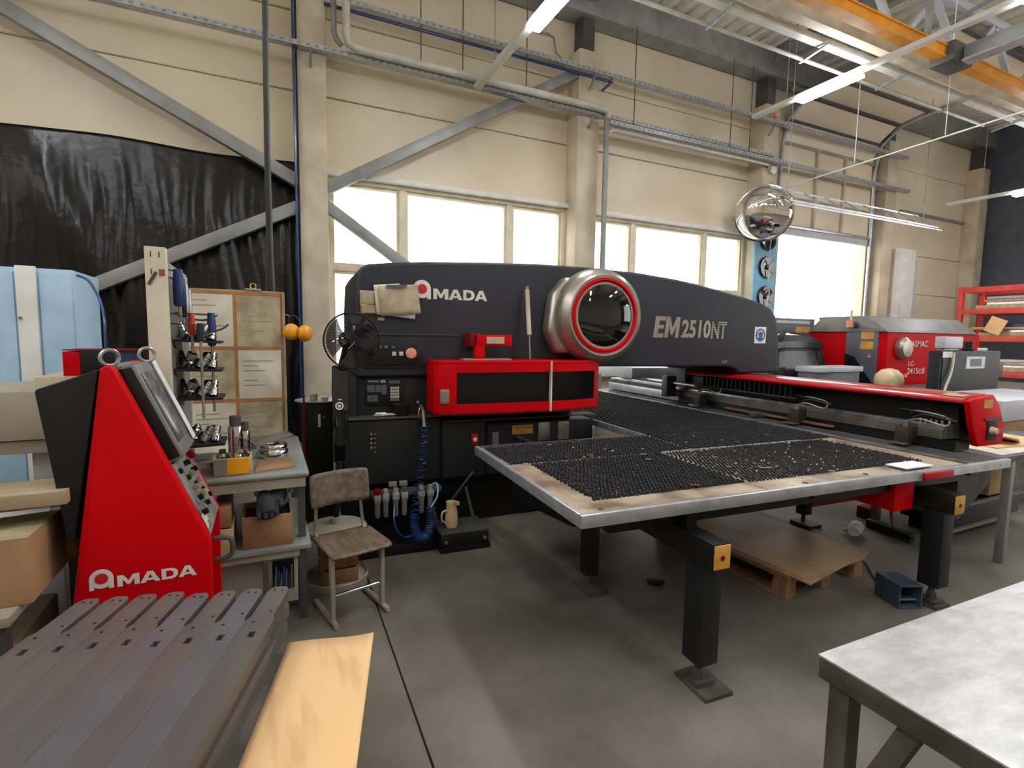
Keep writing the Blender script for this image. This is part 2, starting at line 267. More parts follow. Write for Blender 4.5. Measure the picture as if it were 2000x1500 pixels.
# braces in the wall frame
for (xa,za),(xb,zb),l in (((-3.4,5.47),(.439,3.585),'grey steel brace slanting down to the left pillar above black film'),((-3.4,1.29),(.439,3.28),'grey steel brace rising to the left pillar across black film'),
            ((.791,3.555),(4.599,5.84),'grey steel brace rising over the window to the second pillar'),((.791,3.315),(3.27,1.66),'grey steel brace slanting down in front of window glass')):
    h = .085; br0 = MB().prism([(xa,za-h),(xb,zb-h),(xb,zb+h),(xa,za+h)],'y',7.37,7.48).thing('steel_brace','steel_grey',l,'brace',group='wall braces',bev=.008)
# black film over the left bay
def film(i,j):
    x = -3.38+3.8*i; d = .07+.16*j*(1-.25*j); tw = .9*math.sin(2.3*x+1)*j
    nz = lambda p,q,r: mnoise.noise(Vector((p,q,r)))
    f = 1.3*nz(1.8*x,1.3*j,.3)+1.1*nz(5*x+1.4*nz(x,2*j,4),1.5*j+.3*x,5)+.6*nz(13*x+2*nz(2*x,3*j,7),2.2*j,9)+.15*nz(30*x,9*j,2)
    sw = .16*math.exp(-((x+2.1-1.1*(j-.18))/.22)**2)*math.exp(-((j-.28)/.22)**2)
    return (x, 7.645-d*.24*(1+f)*min(1,j*4)-sw*.5, 3.88-3.75*j+.02*math.sin(3*x))
bf = MB().grid(film,200,90).thing('plastic_film','film','glossy black plastic film hung over the wall left of the pillar','plastic film',ang=80)
so = bf.modifiers.new('s','SOLIDIFY'); so.thickness = .003
# trays, pipes and cables on the wall
def tray(name,label,x0,x1,y,z,w=.1,h=.06):
    t = thing(name,label,'cable tray',((x0+x1)/2,y,z)); MB().box(x0,x1,y-w/2,y+w/2,z,z+.006).part('tray_bed','galv',t)
    for s in (-1,1): MB().box(x0,x1,y+s*w/2-.004,y+s*w/2+.004,z,z+h).part('side_rail','galv',t)
    hl = MB()
    k = 0
    while x0+.05+k*.1 < x1-.05: hl.box(x0+.05+k*.1,x0+.09+k*.1,y-w/2-.006,y-w/2-.0042,z+.018,z+.042); k += 1
    hl.part('slots','steel_grey',t,kind='stuff'); return t
t1 = tray('cable_tray','perforated galvanised cable tray along the wall at bracket height',-5,9.0,7.28,5.18)
for x in (.6,4.8,8.95): MB().beam((x,7.34,5.0),(x,7.2,5.17),.03,.03).part('bracket','steel_grey',t1)
t2 = tray('cable_tray','upper galvanised cable tray crossing the second pillar',1.0,13.4,7.24,5.8)
for x in (4.8,8.95): MB().beam((x,7.34,5.6),(x,7.18,5.79),.03,.03).part('bracket','steel_grey',t2)
t3 = tray('cable_tray','lower cable tray passing in front of the door panels',5.1,13.5,7.22,5.07)
for i,(x,z0,z1) in enumerate(((2.0,5.3,6.7),(2.6,5.3,6.7),(3.6,5.25,6.7),(5.6,5.1,6.7),(7.8,5.1,6.7),(8.3,5.1,6.7))):
    MB().cyl((x,7.22,z0),(x,7.22,z1),.008,n=6).thing('hanger_rod','steel_dark','thin hanger rod above the trays in the bay %s'%['right of first pillar','over left window mullion','before second pillar','after second pillar','before mirror pillar','just left of mirror pillar'][i],'rod',group='hanger rods')
MB().tube([(.78,7.34,5.8),(5.18,7.34,5.8),(5.2,7.3,5.78),(5.02,7.3,5.62)],.022,8).thing('compressed_air_pipe','blue_paint','thin blue pipe sloping between the upper trays','pipe')
MB().tube([(1.02,7.15,6.7),(1.02,7.15,5.4),(1.04,7.15,5.3),(1.12,7.15,5.26),(1.3,7.15,5.26),(4.9,7.15,5.26),(5.02,7.15,5.25),(5.06,7.18,5.18)],.05,10).thing('drain_pipe','cream_pipe','cream drain pipe with elbow running to the second pillar','pipe')
MB().tube([(.88,7.24,6.7),(.88,7.24,5.45),(.91,7.24,5.36),(.97,7.24,5.3)],.035,8).thing('vent_pipe','steel_grey','grey pipe bend beside the cream drain pipe elbow','pipe')
MB().tube([(5.06,7.22,5.12),(5.06,7.22,.02)],.045,10).thing('down_pipe','steel_grey','grey downpipe along the right side of second pillar','pipe')
MB().tube([(5.12,7.27,4.9),(5.16,7.27,5.0),(5.25,7.27,5.03),(8.9,7.27,5.03)],.028,8).thing('water_pipe','cream_pipe','slim grey pipe running from downpipe to mirror pillar','pipe')
MB().tube([(.4,7.28,6.7),(.4,7.28,3.0),(.41,7.28,.3)],.015,8).thing('compressed_air_pipe','hose_blue','blue vertical air pipe on the left pillar edge','pipe')
MB().tube([(.435,7.31,6.7),(.43,7.3,.3)],.014,6).thing('power_cable','dark_rubber','black cable beside the blue vertical air pipe','cable')
cd = thing('hanging_cable','bundle of grey power cables hanging from the roof beside notice board','cable',(0,4.2,1.2))
for k in range(3): MB().tube([(.1+.012*k,4.2,6.6),(.05+.012*k,4.2+.01*k,4.2),(.035+.01*k,4.2,3.0),(.03+.014*k,4.19,2.2),(.0+.03*k+.01*(k==2),4.18,1.7),(.01+.04*k,4.12,1.05)],.011,6).part('strand',('dark_rubber','black_paint','steel_dark')[k],cd)
eb = thing('junction_box','beige wall box with a cable loop near the roof edge','box',(4.06,7.6,6.4)); MB().box(3.98,4.14,7.6,7.7,6.42,6.62).part('case','beige',eb,bev=.01); MB().cyl((4.06,7.6,6.56),(4.06,7.585,6.56),.025).part('sensor','dark_rubber',eb); MB().tube([(4.14,7.66,6.46),(4.3,7.66,6.42),(4.35,7.66,6.2),(4.5,7.66,6.1),(4.6,7.66,6.1)],.014).part('cable','steel_grey',eb)
MB().cyl((9.06,7.15,4.55),(8.75,2.2,4.62),.013,n=8).thing('conduit_pipe','white_paint','thin white conduit hung diagonally before the raised door','conduit')
for i,y in enumerate((5.6,4.3)): MB().cyl((8.95-.06*(i+1),y,4.6),(8.95-.06*(i+1),y,6.8),.006,n=5).thing('hanger_rod','white_paint','thin white rod carrying the diagonal conduit, %s'%('farther one','nearer one')[i],'rod')
ld = thing('cable_ladder','galvanised cable ladder hanging in front of the door opening','cable ladder',(10,6.2,3.95))
for y,z in ((6.4,4.27),(6.02,3.97),(5.95,3.9)): MB().box(7.9,12.4,y-.01,y+.01,z-.012,z+.012).part('side_rail','galv',ld)
for k in range(8): MB().beam((8.2+.58*k,6.4,4.27),(8.2+.58*k,6.02,3.97),.035,.02).part('rung','galv',ld)
for x in (8.1,12.2): MB().cyl((x,6.2,4.06),(x,6.2,6.9),.007,n=5).part('hanger','steel_grey',ld)
MB().box(14.1,16.98,7.63,7.699,4.8,4.86).thing('cable_tray','steel_grey','grey cable tray on the wall near the dark end wall','cable tray')
def lamp(label,x,y0,y1,z,lamps,grp='light tracks'):
    t = thing('light_track',label,'lamp',(x,(y0+y1)/2,z),group=grp); MB().box(x-.05,x+.05,y0,y1,z,z+.06).part('rail','white_paint',t,bev=.004)
    for a,b in lamps:
        h = MB().box(x-.03,x+.03,a,b,z-.012,z-.0005).part('lamp_housing','white_paint',t); MB().box(x-.085,x+.085,a+.02,b-.02,z-.06,z-.0125).part('tube','lamp',h,bev=.012)
    for y in (y0+.5,(y0+y1)/2,y1-.6): MB().cyl((x,y,z+.06),(x,y,6.9),.006,n=5).part('hanger','steel_grey',t)
lamp('galvanised light track with lamp ending at the lower cable tray',2.8,-5,7.16,5.12,[(4.2-2.9*k,5.5-2.9*k) for k in range(4)])
lamp('galvanised light track with bright lamp in front of raised door',7.42,-5,6.4,5.3,[(4.65-2.6*k,5.6-2.6*k) for k in range(4)])
lamp('light track with lamp near the dark end wall',13.45,-5,6.4,4.6,[(4.1-2.9*k,5.3-2.9*k) for k in range(3)])
for i,x in enumerate((-2.8,-8.2)): lamp(('light track left of the camera','farthest left light track')[i],x,-6,5.5,5.6,[(3.6-2.9*k,4.8-2.9*k) for k in range(4)])
# ================================================================ THE PUNCH PRESS (frame turned a little against the wall)
MA = math.radians(-3.3435)
def front(v): return lambda a,b,t: (a, v-t, b)
GL = {'M':[[(0,0),(0,1),(.28,1),(.5,.48),(.72,1),(1,1),(1,0),(.76,0),(.76,.6),(.57,.14),(.43,.14),(.24,.6),(.24,0)]],
 'A':[[(0,0),(.36,1),(.5,1),(.5,.74),(.27,0)],[(1,0),(.73,0),(.5,.74),(.5,1),(.64,1)],[(.32,.18),(.68,.18),(.61,.38),(.39,.38)]],
 'D':[[(0,0),(0,1),(.27,1),(.27,0)],[(.27,1),(.6,1),(.86,.88),(1,.66),(1,.5),(.72,.5),(.72,.62),(.56,.77),(.27,.77)],[(.27,0),(.6,0),(.86,.12),(1,.34),(1,.5),(.72,.5),(.72,.38),(.56,.23),(.27,.23)]],
 'E':[[(0,0),(0,1),(.42,1),(.42,0)],[(.42,1),(1,1),(1,.8),(.42,.8)],[(.42,.6),(.92,.6),(.92,.42),(.42,.42)],[(.42,0),(1,0),(1,.2),(.42,.2)]]}
def glyph(c, parent, fx, b, col, shear=0):
    m = MB()
    for k,p in enumerate(GL[c]): m.add([fx(b[0]+(x+shear*y)*(b[1]-b[0]), b[2]+y*(b[3]-b[2]), .0025+.0003*k) for x,y in p],[tuple(range(len(p)))])
    m.part('letter',col,parent)
def amada(parent, fx, cx, cz, r, bx, col='white_text'):
    """round letter with a red dot, then the four block letters"""
    n = 28; o = MB(); o.add([fx(cx+R*math.cos(2*PI*i/n), cz+R*math.sin(2*PI*i/n), .002) for R in (r*.56,r) for i in range(n)], [(i,(i+1)%n,n+(i+1)%n,n+i) for i in range(n)])
    o.add([fx(cx+r*.56,cz,.0022),fx(cx+r*1.0,cz,.0022),fx(cx+r*1.0,cz-r*1.08,.0022),fx(cx+r*.56,cz-r*1.08,.0022)],[(0,1,2,3)])
    o.add([fx(cx-r*1.0,cz,.0024),fx(cx-r*.62,cz,.0024),fx(cx-r*.62,cz-r*1.08,.0024),fx(cx-r*1.0,cz-r*1.08,.0024)],[(0,1,2,3)])
    o.part('letter',col,parent,label='pale round letter of the lettering')
    MB().add([fx(cx+r*.55*math.cos(2*PI*i/24), cz+r*.55*math.sin(2*PI*i/24), .003) for i in range(24)],[tuple(range(24))]).part('red_dot','red_text',parent,label='red dot inside the round letter')
    w = bx[1]-bx[0]
    for g_,a0,a1 in (('M',0,.27),('A',.275,.53),('D',.545,.755),('A',.762,1.0)): glyph(g_,parent,fx,(bx[0]+w*a0,bx[0]+w*a1,bx[2],bx[3]),col)
pp = thing('punch_press','large dark charcoal turret punch press with red cover and round window','machine',(2.6,4.75,0),MA)
P0 = [(.385,1.31),(.385,1.85),(.399,2.1),(.43,2.155),(.487,2.184),(.68,2.208),(.922,2.229),(1.44,2.259),(1.91,2.277),(2.42,2.278),(2.976,2.261),(3.397,2.226),(3.67,2.193),(3.916,2.152),(4.334,2.082),(4.55,2.035),(4.68,1.985),(4.76,1.9),(4.8,1.78),(4.83,1.6),(4.84,1.29),(4.27,1.29),(4.235,1.335),(4.14,1.36),(2.3,1.38),(2.25,1.31)]
MB().prism(P0,'y',4.15,5.35).part('frame','navy',pp,bev=.05,seg=4)
MB().box(.36,2.3,4.2,5.3,.47,1.31).part('lower_body','navy_low',pp,bev=.015); MB().box(.35,3.0,4.32,5.3,.0,.47).part('base','black',pp)
MB().box(4.3,4.84,5.0,5.35,0,1.3).part('rear_leg','navy',pp,bev=.02); MB().box(2.0,2.36,4.32,5.2,1.0,1.36).part('turret_body','black',pp,bev=.03)
# cabinets with their own doors
def cab(u0,u1,z1,h):
    c = MB().box(u0,u1,4.07,4.32,.47,z1).part('cabinet','navy_low',pp,bev=.008); d = MB().box(u0+.012,u1-.012,4.05,4.069,.48,z1-.012).part('door','navy_low',c,bev=.005)
    return d
d1 = cab(.275,1.03,.992,0); d2 = cab(1.035,1.42,.945,0); d3 = cab(1.425,2.46,.905,0)
MB().box(.26,1.04,4.03,4.2,.993,1.005).part('ledge','steel_dark',pp,bev=.004); MB().box(1.04,2.47,4.03,4.2,.947,.955).part('ledge','steel_dark',pp)
for i in range(5):
    for j in range(2):
        if (i,j) != (4,0): MB().cyl((.48+.028*j,4.05,.88-.035*i),(.48+.028*j,4.036,.88-.035*i),.009,n=10).part('indicator_plug','silver' if j == 0 else 'brass',pp)
sw = MB().box(1.285,1.345,4.035,4.05,.745,.835).part('switch_plate','red_worn',pp,bev=.004); MB().lathe([(.018,0),(.018,.012),(.01,.018)],(1.315,4.035,.79),(0,-1,0),16).part('knob','white_paint',pp)
hd = MB().box(1.47,1.53,4.04,4.05,.72,.84).part('latch_plate','steel',pp,bev=.003); MB().box(1.48,1.52,4.036,4.04,.735,.825).part('latch_recess','grey_cover',pp)
MB().box(1.655,1.845,4.046,4.05,.81,.885).part('warning_sticker','sticker',pp); text('CAUTION','sticker_print','black',pp,front(4.046),(1.67,1.83,.855,.875),offset=.02)
for k in range(3): MB().box(1.67,1.82-.03*k,4.0445,4.0455,.82+.01*k,.823+.01*k).part('print_line','black',pp)
for u in (1.9,2.09): MB().box(u,u+.11,4.043,4.05,.74,.9).part('steel_strip','steel',pp,bev=.002)
MB().cyl((1.985,4.05,.93),(1.985,4.05,.5),.004).part('door_gap','black',pp)
# skirt, sill plate and side edge
MB().box(.36,.92,3.78,4.32,0,.07).part('sump_tray','black',pp,bev=.005); MB().box(.235,.262,4.06,4.1,.55,1.31).part('edge_strip','beige_dark',pp,bev=.004)
MB().box(.26,.385,4.15,4.9,.2,1.31).part('side_panel','black_paint',pp,bev=.01)
# panel lines, upper control panel
MB().box(.4,1.2,4.14,4.15,1.645,1.652).part('panel_seam','steel_dark',pp); cp = MB().box(.44,.9,4.138,4.15,1.38,1.62).part('control_panel','navy_low',pp,bev=.004)
MB().box(.47,.86,4.13,4.138,1.41,1.585).part('panel_plate','black_paint',cp,bev=.003)
for u in (.565,.61,.665): MB().lathe([(.014,0),(.014,.01),(.008,.014)],(u,4.13,1.545),(0,-1,0),14).part('selector_switch','steel_dark',cp)
for u in (.655,.71): MB().box(u,u+.032,4.118,4.13,1.48,1.512).part('push_button','paper',cp,bev=.003)
MB().lathe([(.02,0),(.02,.02),(.04,.022),(.044,.035),(.036,.046),(0,.05)],(.8,4.13,1.5),(0,-1,0),24).part('stop_button','orange_glow',cp,label='worn round orange stop button')
# lower keypad panel
kp = MB().box(.455,.755,4.185,4.2,1.085,1.3).part('keypad_panel','black_paint',pp,bev=.004)
MB().box(.64,.725,4.18,4.185,1.255,1.28).part('display','slate',kp); MB().box(.645,.72,4.181,4.185,1.115,1.235).part('key_field','black',kp)
for i in range(4):
    for j in range(5): MB().box(.648+.018*i,.662+.018*i,4.172,4.181,1.212-.024*j,1.23-.024*j).part('key','paper' if j < 4 else 'grey_cover',kp)
MB().box(.575,.61,4.182,4.185,1.265,1.285).part('ce_label','paper_white',kp); text('CE','ce_print','black',kp,front(4.1815),(.58,.605,1.268,1.282),offset=.02)
text('AMADA','maker_print','white_text',kp,front(4.185),(.475,.56,1.27,1.283),offset=.03)
for k,(a,b,c,d) in enumerate(((.47,.53,1.19,1.245),(.535,.575,1.19,1.245),(.58,.62,1.17,1.245),(.47,.505,1.115,1.165),(.51,.55,1.115,1.165))): MB().box(a,b,4.183,4.185,c,d).part('legend_block','slate',kp)
# red cover over the turret
RC = [(.934,4.15),(.934,3.9),(.96,3.87),(1.086,3.85),(1.3,3.825),(1.6,3.815),(1.9,3.825),(2.15,3.85),(2.38,3.9),(2.42,3.93),(2.42,4.15)]
def band(a,b,z0,z1,off=0):
    pts = [p for p in RC if a-.001 <= p[0] <= b+.001]; return MB().prism([(x,y+off) for x,y in pts]+[(x,y+off+.025) for x,y in reversed(pts)],'z',z0,z1)
rc = MB().prism(RC,'z',1.425,1.45).part('turret_cover','red',pp,bev=.006,label='red hood around a smoked window')
MB().prism(RC,'z',1.03,1.045).part('cover_bottom','red_dark',rc); band(1.086,2.42,1.36,1.426).part('top_band','red',rc); band(1.086,2.42,1.044,1.115).part('bottom_band','red',rc)
MB().prism([(.934,4.15),(.934,3.9),(.96,3.87),(1.086,3.85),(1.105,3.849),(1.105,3.875),(.96,3.9),(.96,4.15)],'z',1.045,1.426).part('end_panel','red',rc,bev=.005)
MB().prism([(2.36,3.897),(2.42,3.93),(2.42,4.15),(2.395,4.15),(2.395,3.945),(2.355,3.925)],'z',1.045,1.426).part('end_strip','red_worn',rc)
band(1.086,2.38,1.11,1.365,.014).part('smoked_window','smoke',rc); MB().box(1.893,1.905,3.805,3.84,1.035,1.45).part('seam_strip','paper',rc)
MB().box(.975,1.045,3.852,3.868,1.12,1.23).part('latch_plate','silver',rc,bev=.003); MB().box(.985,1.035,3.848,3.853,1.135,1.215).part('latch_recess','grey_cover',rc)
# red lever block, gas strut, rod
lv = MB().box(1.25,1.34,3.98,4.15,1.56,1.665).part('red_bracket','red_dark',pp,bev=.006); MB().box(1.3,1.6,3.95,4.03,1.57,1.655).part('arm','red',lv,bev=.006); MB().box(1.29,1.37,3.955,4.03,1.452,1.575).part('post','red',lv,bev=.012)
MB().box(1.38,1.53,3.944,3.95,1.585,1.64).part('label_plate','paper_dirty',lv); MB().box(1.2,1.6,3.95,4.1,1.451,1.462).part('shelf_plate','beige_dark',lv)
gs = MB().cyl((1.775,4.06,2.04),(1.768,3.98,1.66),.02).part('gas_strut','beige',pp,label='cream gas strut tube'); MB().cyl((1.768,3.98,1.66),(1.768,3.96,1.46),.007).part('piston_rod','steel',gs); MB().cyl((1.775,4.06,2.04),(1.775,4.062,2.07),.014).part('strut_eye','steel',gs)
# round window drum
dm = MB().lathe([(.32,.06),(.37,.0),(.4,-.06),(.415,-.14),(.41,-.22),(.385,-.285),(.345,-.315),(.318,-.31)],(2.42,4.16,1.835),(0,1,0),48).part('window_drum','silver',pp,label='silver round housing of the window')
MB().lathe([(.32,-.305),(.322,-.32),(.30,-.325),(.285,-.31),(.28,-.29)],(2.42,4.16,1.835),(0,1,0),48).part('red_ring','red',dm)
MB().lathe([(.29,-.298),(.25,-.318),(.18,-.338),(.1,-.35),(0,-.353)],(2.42,4.16,1.835),(0,1,0),48).part('dome_glass','black_gloss',dm)
MB().prism([(1.95,1.7),(2.0,2.02),(2.12,2.16),(2.25,2.17),(2.2,1.5),(2.05,1.5)],'y',4.0,4.16).part('drum_shoulder','silver',dm,bev=.05,seg=3)
# lettering and signs
amada(pp, front(4.15), .899,2.012,.072,(.99,1.45,1.936,2.02))
glyph('E',pp,front(4.15),(3.15,3.27,1.655,1.862),'silver',.25); glyph('M',pp,front(4.15),(3.285,3.455,1.655,1.86),'silver',.12)
text('2510','model_letters','silver',pp,front(4.15),(3.485,3.86,1.655,1.838),offset=.035,shear=.1,depth=.003)
text('NT','model_letters','silver',pp,front(4.15),(3.865,4.075,1.652,1.828),offset=.035,shear=.1,depth=.003)
for k in range(7): MB().box(3.86,4.1,4.1462,4.1468,1.682+.024*k,1.686+.024*k+.0009*k).part('stripe','navy',pp)
MB().box(4.46,4.62,4.146,4.15,1.61,1.785).part('safety_sign','paper_white',pp,label='white sign with blue ear-protection symbol')
def disc(u,z,r,m,t,nm,sx=1): MB().add([(u+r*sx*math.cos(2*PI*i/28),4.146-t,z+r*math.sin(2*PI*i/28)) for i in range(28)],[tuple(range(28))]).part(nm,m,pp)
disc(4.54,1.698,.068,'blue_sign',.001,'sign_disc'); disc(4.54,1.705,.044,'paper_white',.002,'sign_headband'); disc(4.54,1.7,.036,'blue_sign',.003,'sign_head')
for s in (-1,1): MB().box(4.54+s*.038-.009,4.54+s*.038+.009,4.142,4.1425,1.668,1.705).part('sign_earcup','paper_white',pp)
MB().prism([(4.505,1.65),(4.575,1.65),(4.56,1.672),(4.52,1.672)],'y',4.1425,4.143).part('sign_neck','blue_sign',pp)
text('2x2','small_print','white_text',pp,front(4.15),(4.03,4.1,1.405,1.432)); MB().box(4.33,4.55,4.148,4.15,1.36,1.366).part('label_strip','red_dark',pp)
text('SERIAL PLATE'[:6],'plate_print','beige_dark',pp,front(4.15),(4.34,4.54,1.335,1.352)) if 0 else None
# ---- papers on the frame
def sheet(label,c,w,h,rot,m,v,grp,bend=.004):
    def fn(i,j):
        x,z = (i-.5)*w,(j-.5)*h; cr,sr = math.cos(rot),math.sin(rot); return (c[0]+x*cr-z*sr, v-.004-bend*math.sin(3*i+2*j)-bend*1.2*(1-j), c[1]+x*sr+z*cr)
    mb = MB().grid(fn,6,6); o = mb.thing('paper_sheet',m,label,'paper',org=(c[0],v,c[1]-h/2),group=grp,rz=MA); s = o.modifiers.new('s','SOLIDIFY'); s.thickness = .0012; return o
G = 'papers on the press'
sheet('pinkish card taped to the press left of the papers',(.475,1.925),.115,.11,0,'paper_dirty',4.145,G,.001); sheet('brown rounded card below the pinkish card on the press',(.485,1.84),.125,.07,0,'ply',4.143,G,.001)
sheet('crumpled white sheet behind the clear folder on the press',(.63,1.92),.2,.23,.1,'paper',4.138,G); sheet('white sheet showing under the folder corner on the press',(.745,1.86),.2,.16,-.1,'paper_white',4.136,G)
sheet('clear folder of brown papers taped beside red dot lettering',(.715,1.915),.31,.23,.1,'paper_dirty',4.122,G,.006); sheet('small brown label under the folder on the press',(.575,1.765),.05,.025,0,'ply',4.146,G,.0005)
MB().obox((.69,4.105,2.02),(.16,.004,.022),(0,-.06,0)).thing('tape_strip','slate','pale blue tape strip across the folder on the press','tape',org=(.69,4.105,2.0),rz=MA)
# ---- pneumatics below the cabinets
MB().box(.46,1.0,3.9,3.97,.42,.46).part('manifold','steel_dark',pp,bev=.004); MB().box(.4,1.5,4.2,4.32,.3,.47).part('pipe_rail','black',pp)
for u,m in ((.5,'red_dark'),(.56,'beige_dark'),(.635,'beige_dark'),(.7,'steel_dark'),(.83,'beige_dark'),(.9,'beige_dark')):
    f = MB().box(u-.025,u+.025,3.84,3.9,.405,.455).part('air_regulator','steel_grey',pp,bev=.008); MB().lathe([(.024,0),(.024,-.02),(.02,-.03),(.02,-.12),(.01,-.135)],(u,3.87,.405),(0,0,1),14).part('filter_bowl','grey_cover',f); MB().cyl((u,3.87,.455),(u,3.87,.49),.018 if m != 'red_dark' else .03).part('regulator_knob',m,f)
for u in (.59,.67): MB().box(u,u+.06,3.9,3.94,.49,.525).part('valve_block','grey_cover',pp,bev=.004)
# ---- coiled hose with blow gun
hz_ = thing('coil_hose','blue coiled air hose hanging from a blow gun on the press','hose',(.8,3.8,.1),MA)
cl_ = [(.875,3.97,.93),(.86,3.93,.8),(.84,3.9,.62),(.8,3.85,.45),(.76,3.78,.3),(.755,3.74,.2),(.79,3.72,.135),(.84,3.72,.15),(.875,3.74,.25),(.885,3.78,.34)]
def spl(P,n):
    P = [Vector(p) for p in P]; Q = [P[0]]+P+[P[-1]]; out = []
    for k in range(n+1):
        t = k/n*(len(P)-1); i = min(int(t),len(P)-2); t -= i; a,b,c,d = Q[i:i+4]
        out.append(.5*((2*b)+(c-a)*t+(2*a-5*b+4*c-d)*t*t+(3*b-a-3*c+d)*t**3))
    return out
C = spl(cl_,620); hp = []
for k,p in enumerate(C):
    d = (C[min(k+1,620)]-C[max(k-1,0)]).normalized(); a = d.cross(Vector((0,1,0))).normalized(); b = d.cross(a); s = k/620
    ang = 2*PI*(14*min(s,.45)/.45+34*max(0,s-.45)/.55); rr = .034; hp.append(p+(a*math.cos(ang)+b*math.sin(ang))*rr)
MB().tube(hp,.0038,5).part('coil','hose_blue',hz_)
MB().tube(spl([(.885,3.78,.34),(.94,3.8,.42),(.95,3.86,.5),(.9,3.9,.47)],14),.006).part('hose_end','skyblue',hz_); MB().tube(spl([(.755,3.74,.16),(.66,3.7,.17),(.6,3.72,.27),(.63,3.86,.4)],16),.006).part('hose_end','hose_blue',hz_)
g = MB().tube(spl([(.875,3.97,.93),(.875,3.99,1.0),(.87,4.0,1.06),(.85,4.0,1.1)],10),[.016]*5+[.014]*6,10).part('gun_grip','steel',hz_); MB().tube([(.85,4.0,1.1),(.835,3.98,1.125),(.82,3.95,1.13)],.01,8).part('nozzle','steel',g); MB().tube([(.845,3.985,1.08),(.83,3.96,1.04),(.835,3.96,1.0)],.005,6).part('trigger','brass',g)
# ---- tools lying on the ledge
MB().cyl((.52,4.1,1.022),(.6,4.1,1.022),.016).cyl((.6,4.1,1.022),(.76,4.12,1.02),.006).thing('screwdriver','white_paint','white handled screwdriver lying on the press ledge','screwdriver',org=(.62,4.1,1.006),rz=MA,group='tools on the press ledge')
MB().cyl((.5,4.06,1.019),(.56,4.06,1.019),.013).cyl((.56,4.06,1.019),(.68,4.08,1.018),.005).thing('screwdriver','steel','shorter screwdriver beside the white handled one on ledge','screwdriver',org=(.58,4.06,1.006),rz=MA,group='tools on the press ledge')
MB().lathe([(.06,0),(.07,.05),(.072,.09),(.06,.095)],(.72,4.12,1.006),(0,0,1),20).thing('dark_bowl','black_paint','black bowl on the press ledge beside the blow gun','bowl',org=(.72,4.12,1.006),rz=MA)
# ---- black oil unit and enamel jug on the floor
ou = thing('oil_unit','black steel floor unit carrying an enamel jug below press','machine',(1.13,3.83,0),MA)
MB().box(.945,1.325,3.69,4.0,.04,.13).part('body','black_paint',ou,bev=.01); MB().box(.935,1.335,3.68,4.02,0,.04).part('foot_plate','black',ou,bev=.005)
MB().box(.945,1.325,3.7,4.0,.131,.15).part('lid','steel_dark',ou,bev=.005); 
for u in (.98,1.29): MB().cyl((u,3.69,.085),(u,3.68,.085),.014).part('bolt','steel',ou); MB().beam((u,3.98,.14),(u-.06,4.0,.4),.035,.02).part('upright','steel_dark',ou)
MB().cyl((1.14,3.74,.15),(1.14,3.74,.24),.008).part('drain_tube','steel',ou); MB().beam((1.1,3.95,.33),(1.3,4.03,.52),.012,.012).part('lever','steel_dark',ou)
jg = thing('enamel_jug','cream enamel jug standing on the black floor unit','jug',(1.06,3.83,.15),MA)
MB().lathe([(.045,0),(.052,.02),(.05,.1),(.038,.17),(.042,.2),(.036,.198),(.03,.17)],(1.06,3.83,.151),(0,0,1),24).part('body','enamel',jg); MB().tube(spl([(1.015,3.81,.29),(.98,3.8,.28),(.975,3.8,.22),(1.012,3.81,.19)],10),.007,7).part('handle','enamel',jg); MB().prism([(1.09,3.82),(1.12,3.815),(1.09,3.84)],'z',.32,.35).part('spout','enamel',jg)
# ================================================================ SHEET TABLE
tb = thing('sheet_table','wide brush table with pale metal rim in front of the press','table',(2.5,2.6,0),MA)
Z = .885
def plate(u0,u1,v0,v1): MB().box(u0+.003,u1-.003,v0+.003,v1-.003,Z-.03,Z).part('plate','table_plate',tb)
for a in ((1.1,2.2,1.87,2.78),(2.2,3.88,1.87,2.78),(1.1,2.48,2.78,3.3),(2.48,3.88,2.78,3.3),(2.48,3.88,3.3,4.2),(2.48,3.88,4.2,5.4),(2.48,3.88,5.4,6.6)): plate(*a)
for a,b in (((1.085,1.86),(4.3,1.86)),): MB().box(1.075,4.28,1.845,1.872,Z-.045,Z+.014).part('rim','galv',tb,bev=.006)
MB().box(1.075,1.1,1.873,3.31,Z-.045,Z+.014).part('rim','galv',tb,bev=.006); MB().box(2.465,2.48,3.3,4.1,Z-.045,Z+.012).part('rim','galv',tb,bev=.004); MB().box(1.101,2.464,3.3,3.315,Z-.045,Z+.01).part('rim','steel_dark',tb)
MB().box(1.1,2.2,2.775,2.782,Z,Z+.004).part('seam_strip','galv',tb)
for k in range(16): MB().box(2.22+.082*k,2.285+.082*k,2.776,2.785,Z,Z+.007).part('seam_tooth','galv',tb)
MB().box(2.196,2.203,1.95,2.77,Z,Z+.003).part('seam_strip','beige_dark',tb)
def tufts(u0,u1,v0,v1,nm='brush_tufts',p=.0235,h=.016,q=.0088):
    m = MB(); j = 0; v = v0
    while v < v1:
        u = u0+(p/2 if j%2 else 0)
        while u < u1:
            e = q*(.75+.4*random.random()); hh = h*(.75+.4*random.random()); tx = (random.random()-.5)*.008
            if random.random() > .02:
                k = len(m.v); m.v += [(u-e,v-e,Z),(u+e,v-e,Z),(u+e,v+e,Z),(u-e,v+e,Z),(u+tx-e*.6,v-e*.6,Z+hh),(u+tx+e*.6,v-e*.6,Z+hh),(u+tx+e*.6,v+e*.6,Z+hh),(u+tx-e*.6,v+e*.6,Z+hh)]
                m.f += [(k,k+1,k+5,k+4),(k+1,k+2,k+6,k+5),(k+2,k+3,k+7,k+6),(k+3,k,k+4,k+7),(k+4,k+5,k+6,k+7)]
            u += p
        v += p*.87; j += 1
    m.part(nm,'brush',tb,kind='stuff')
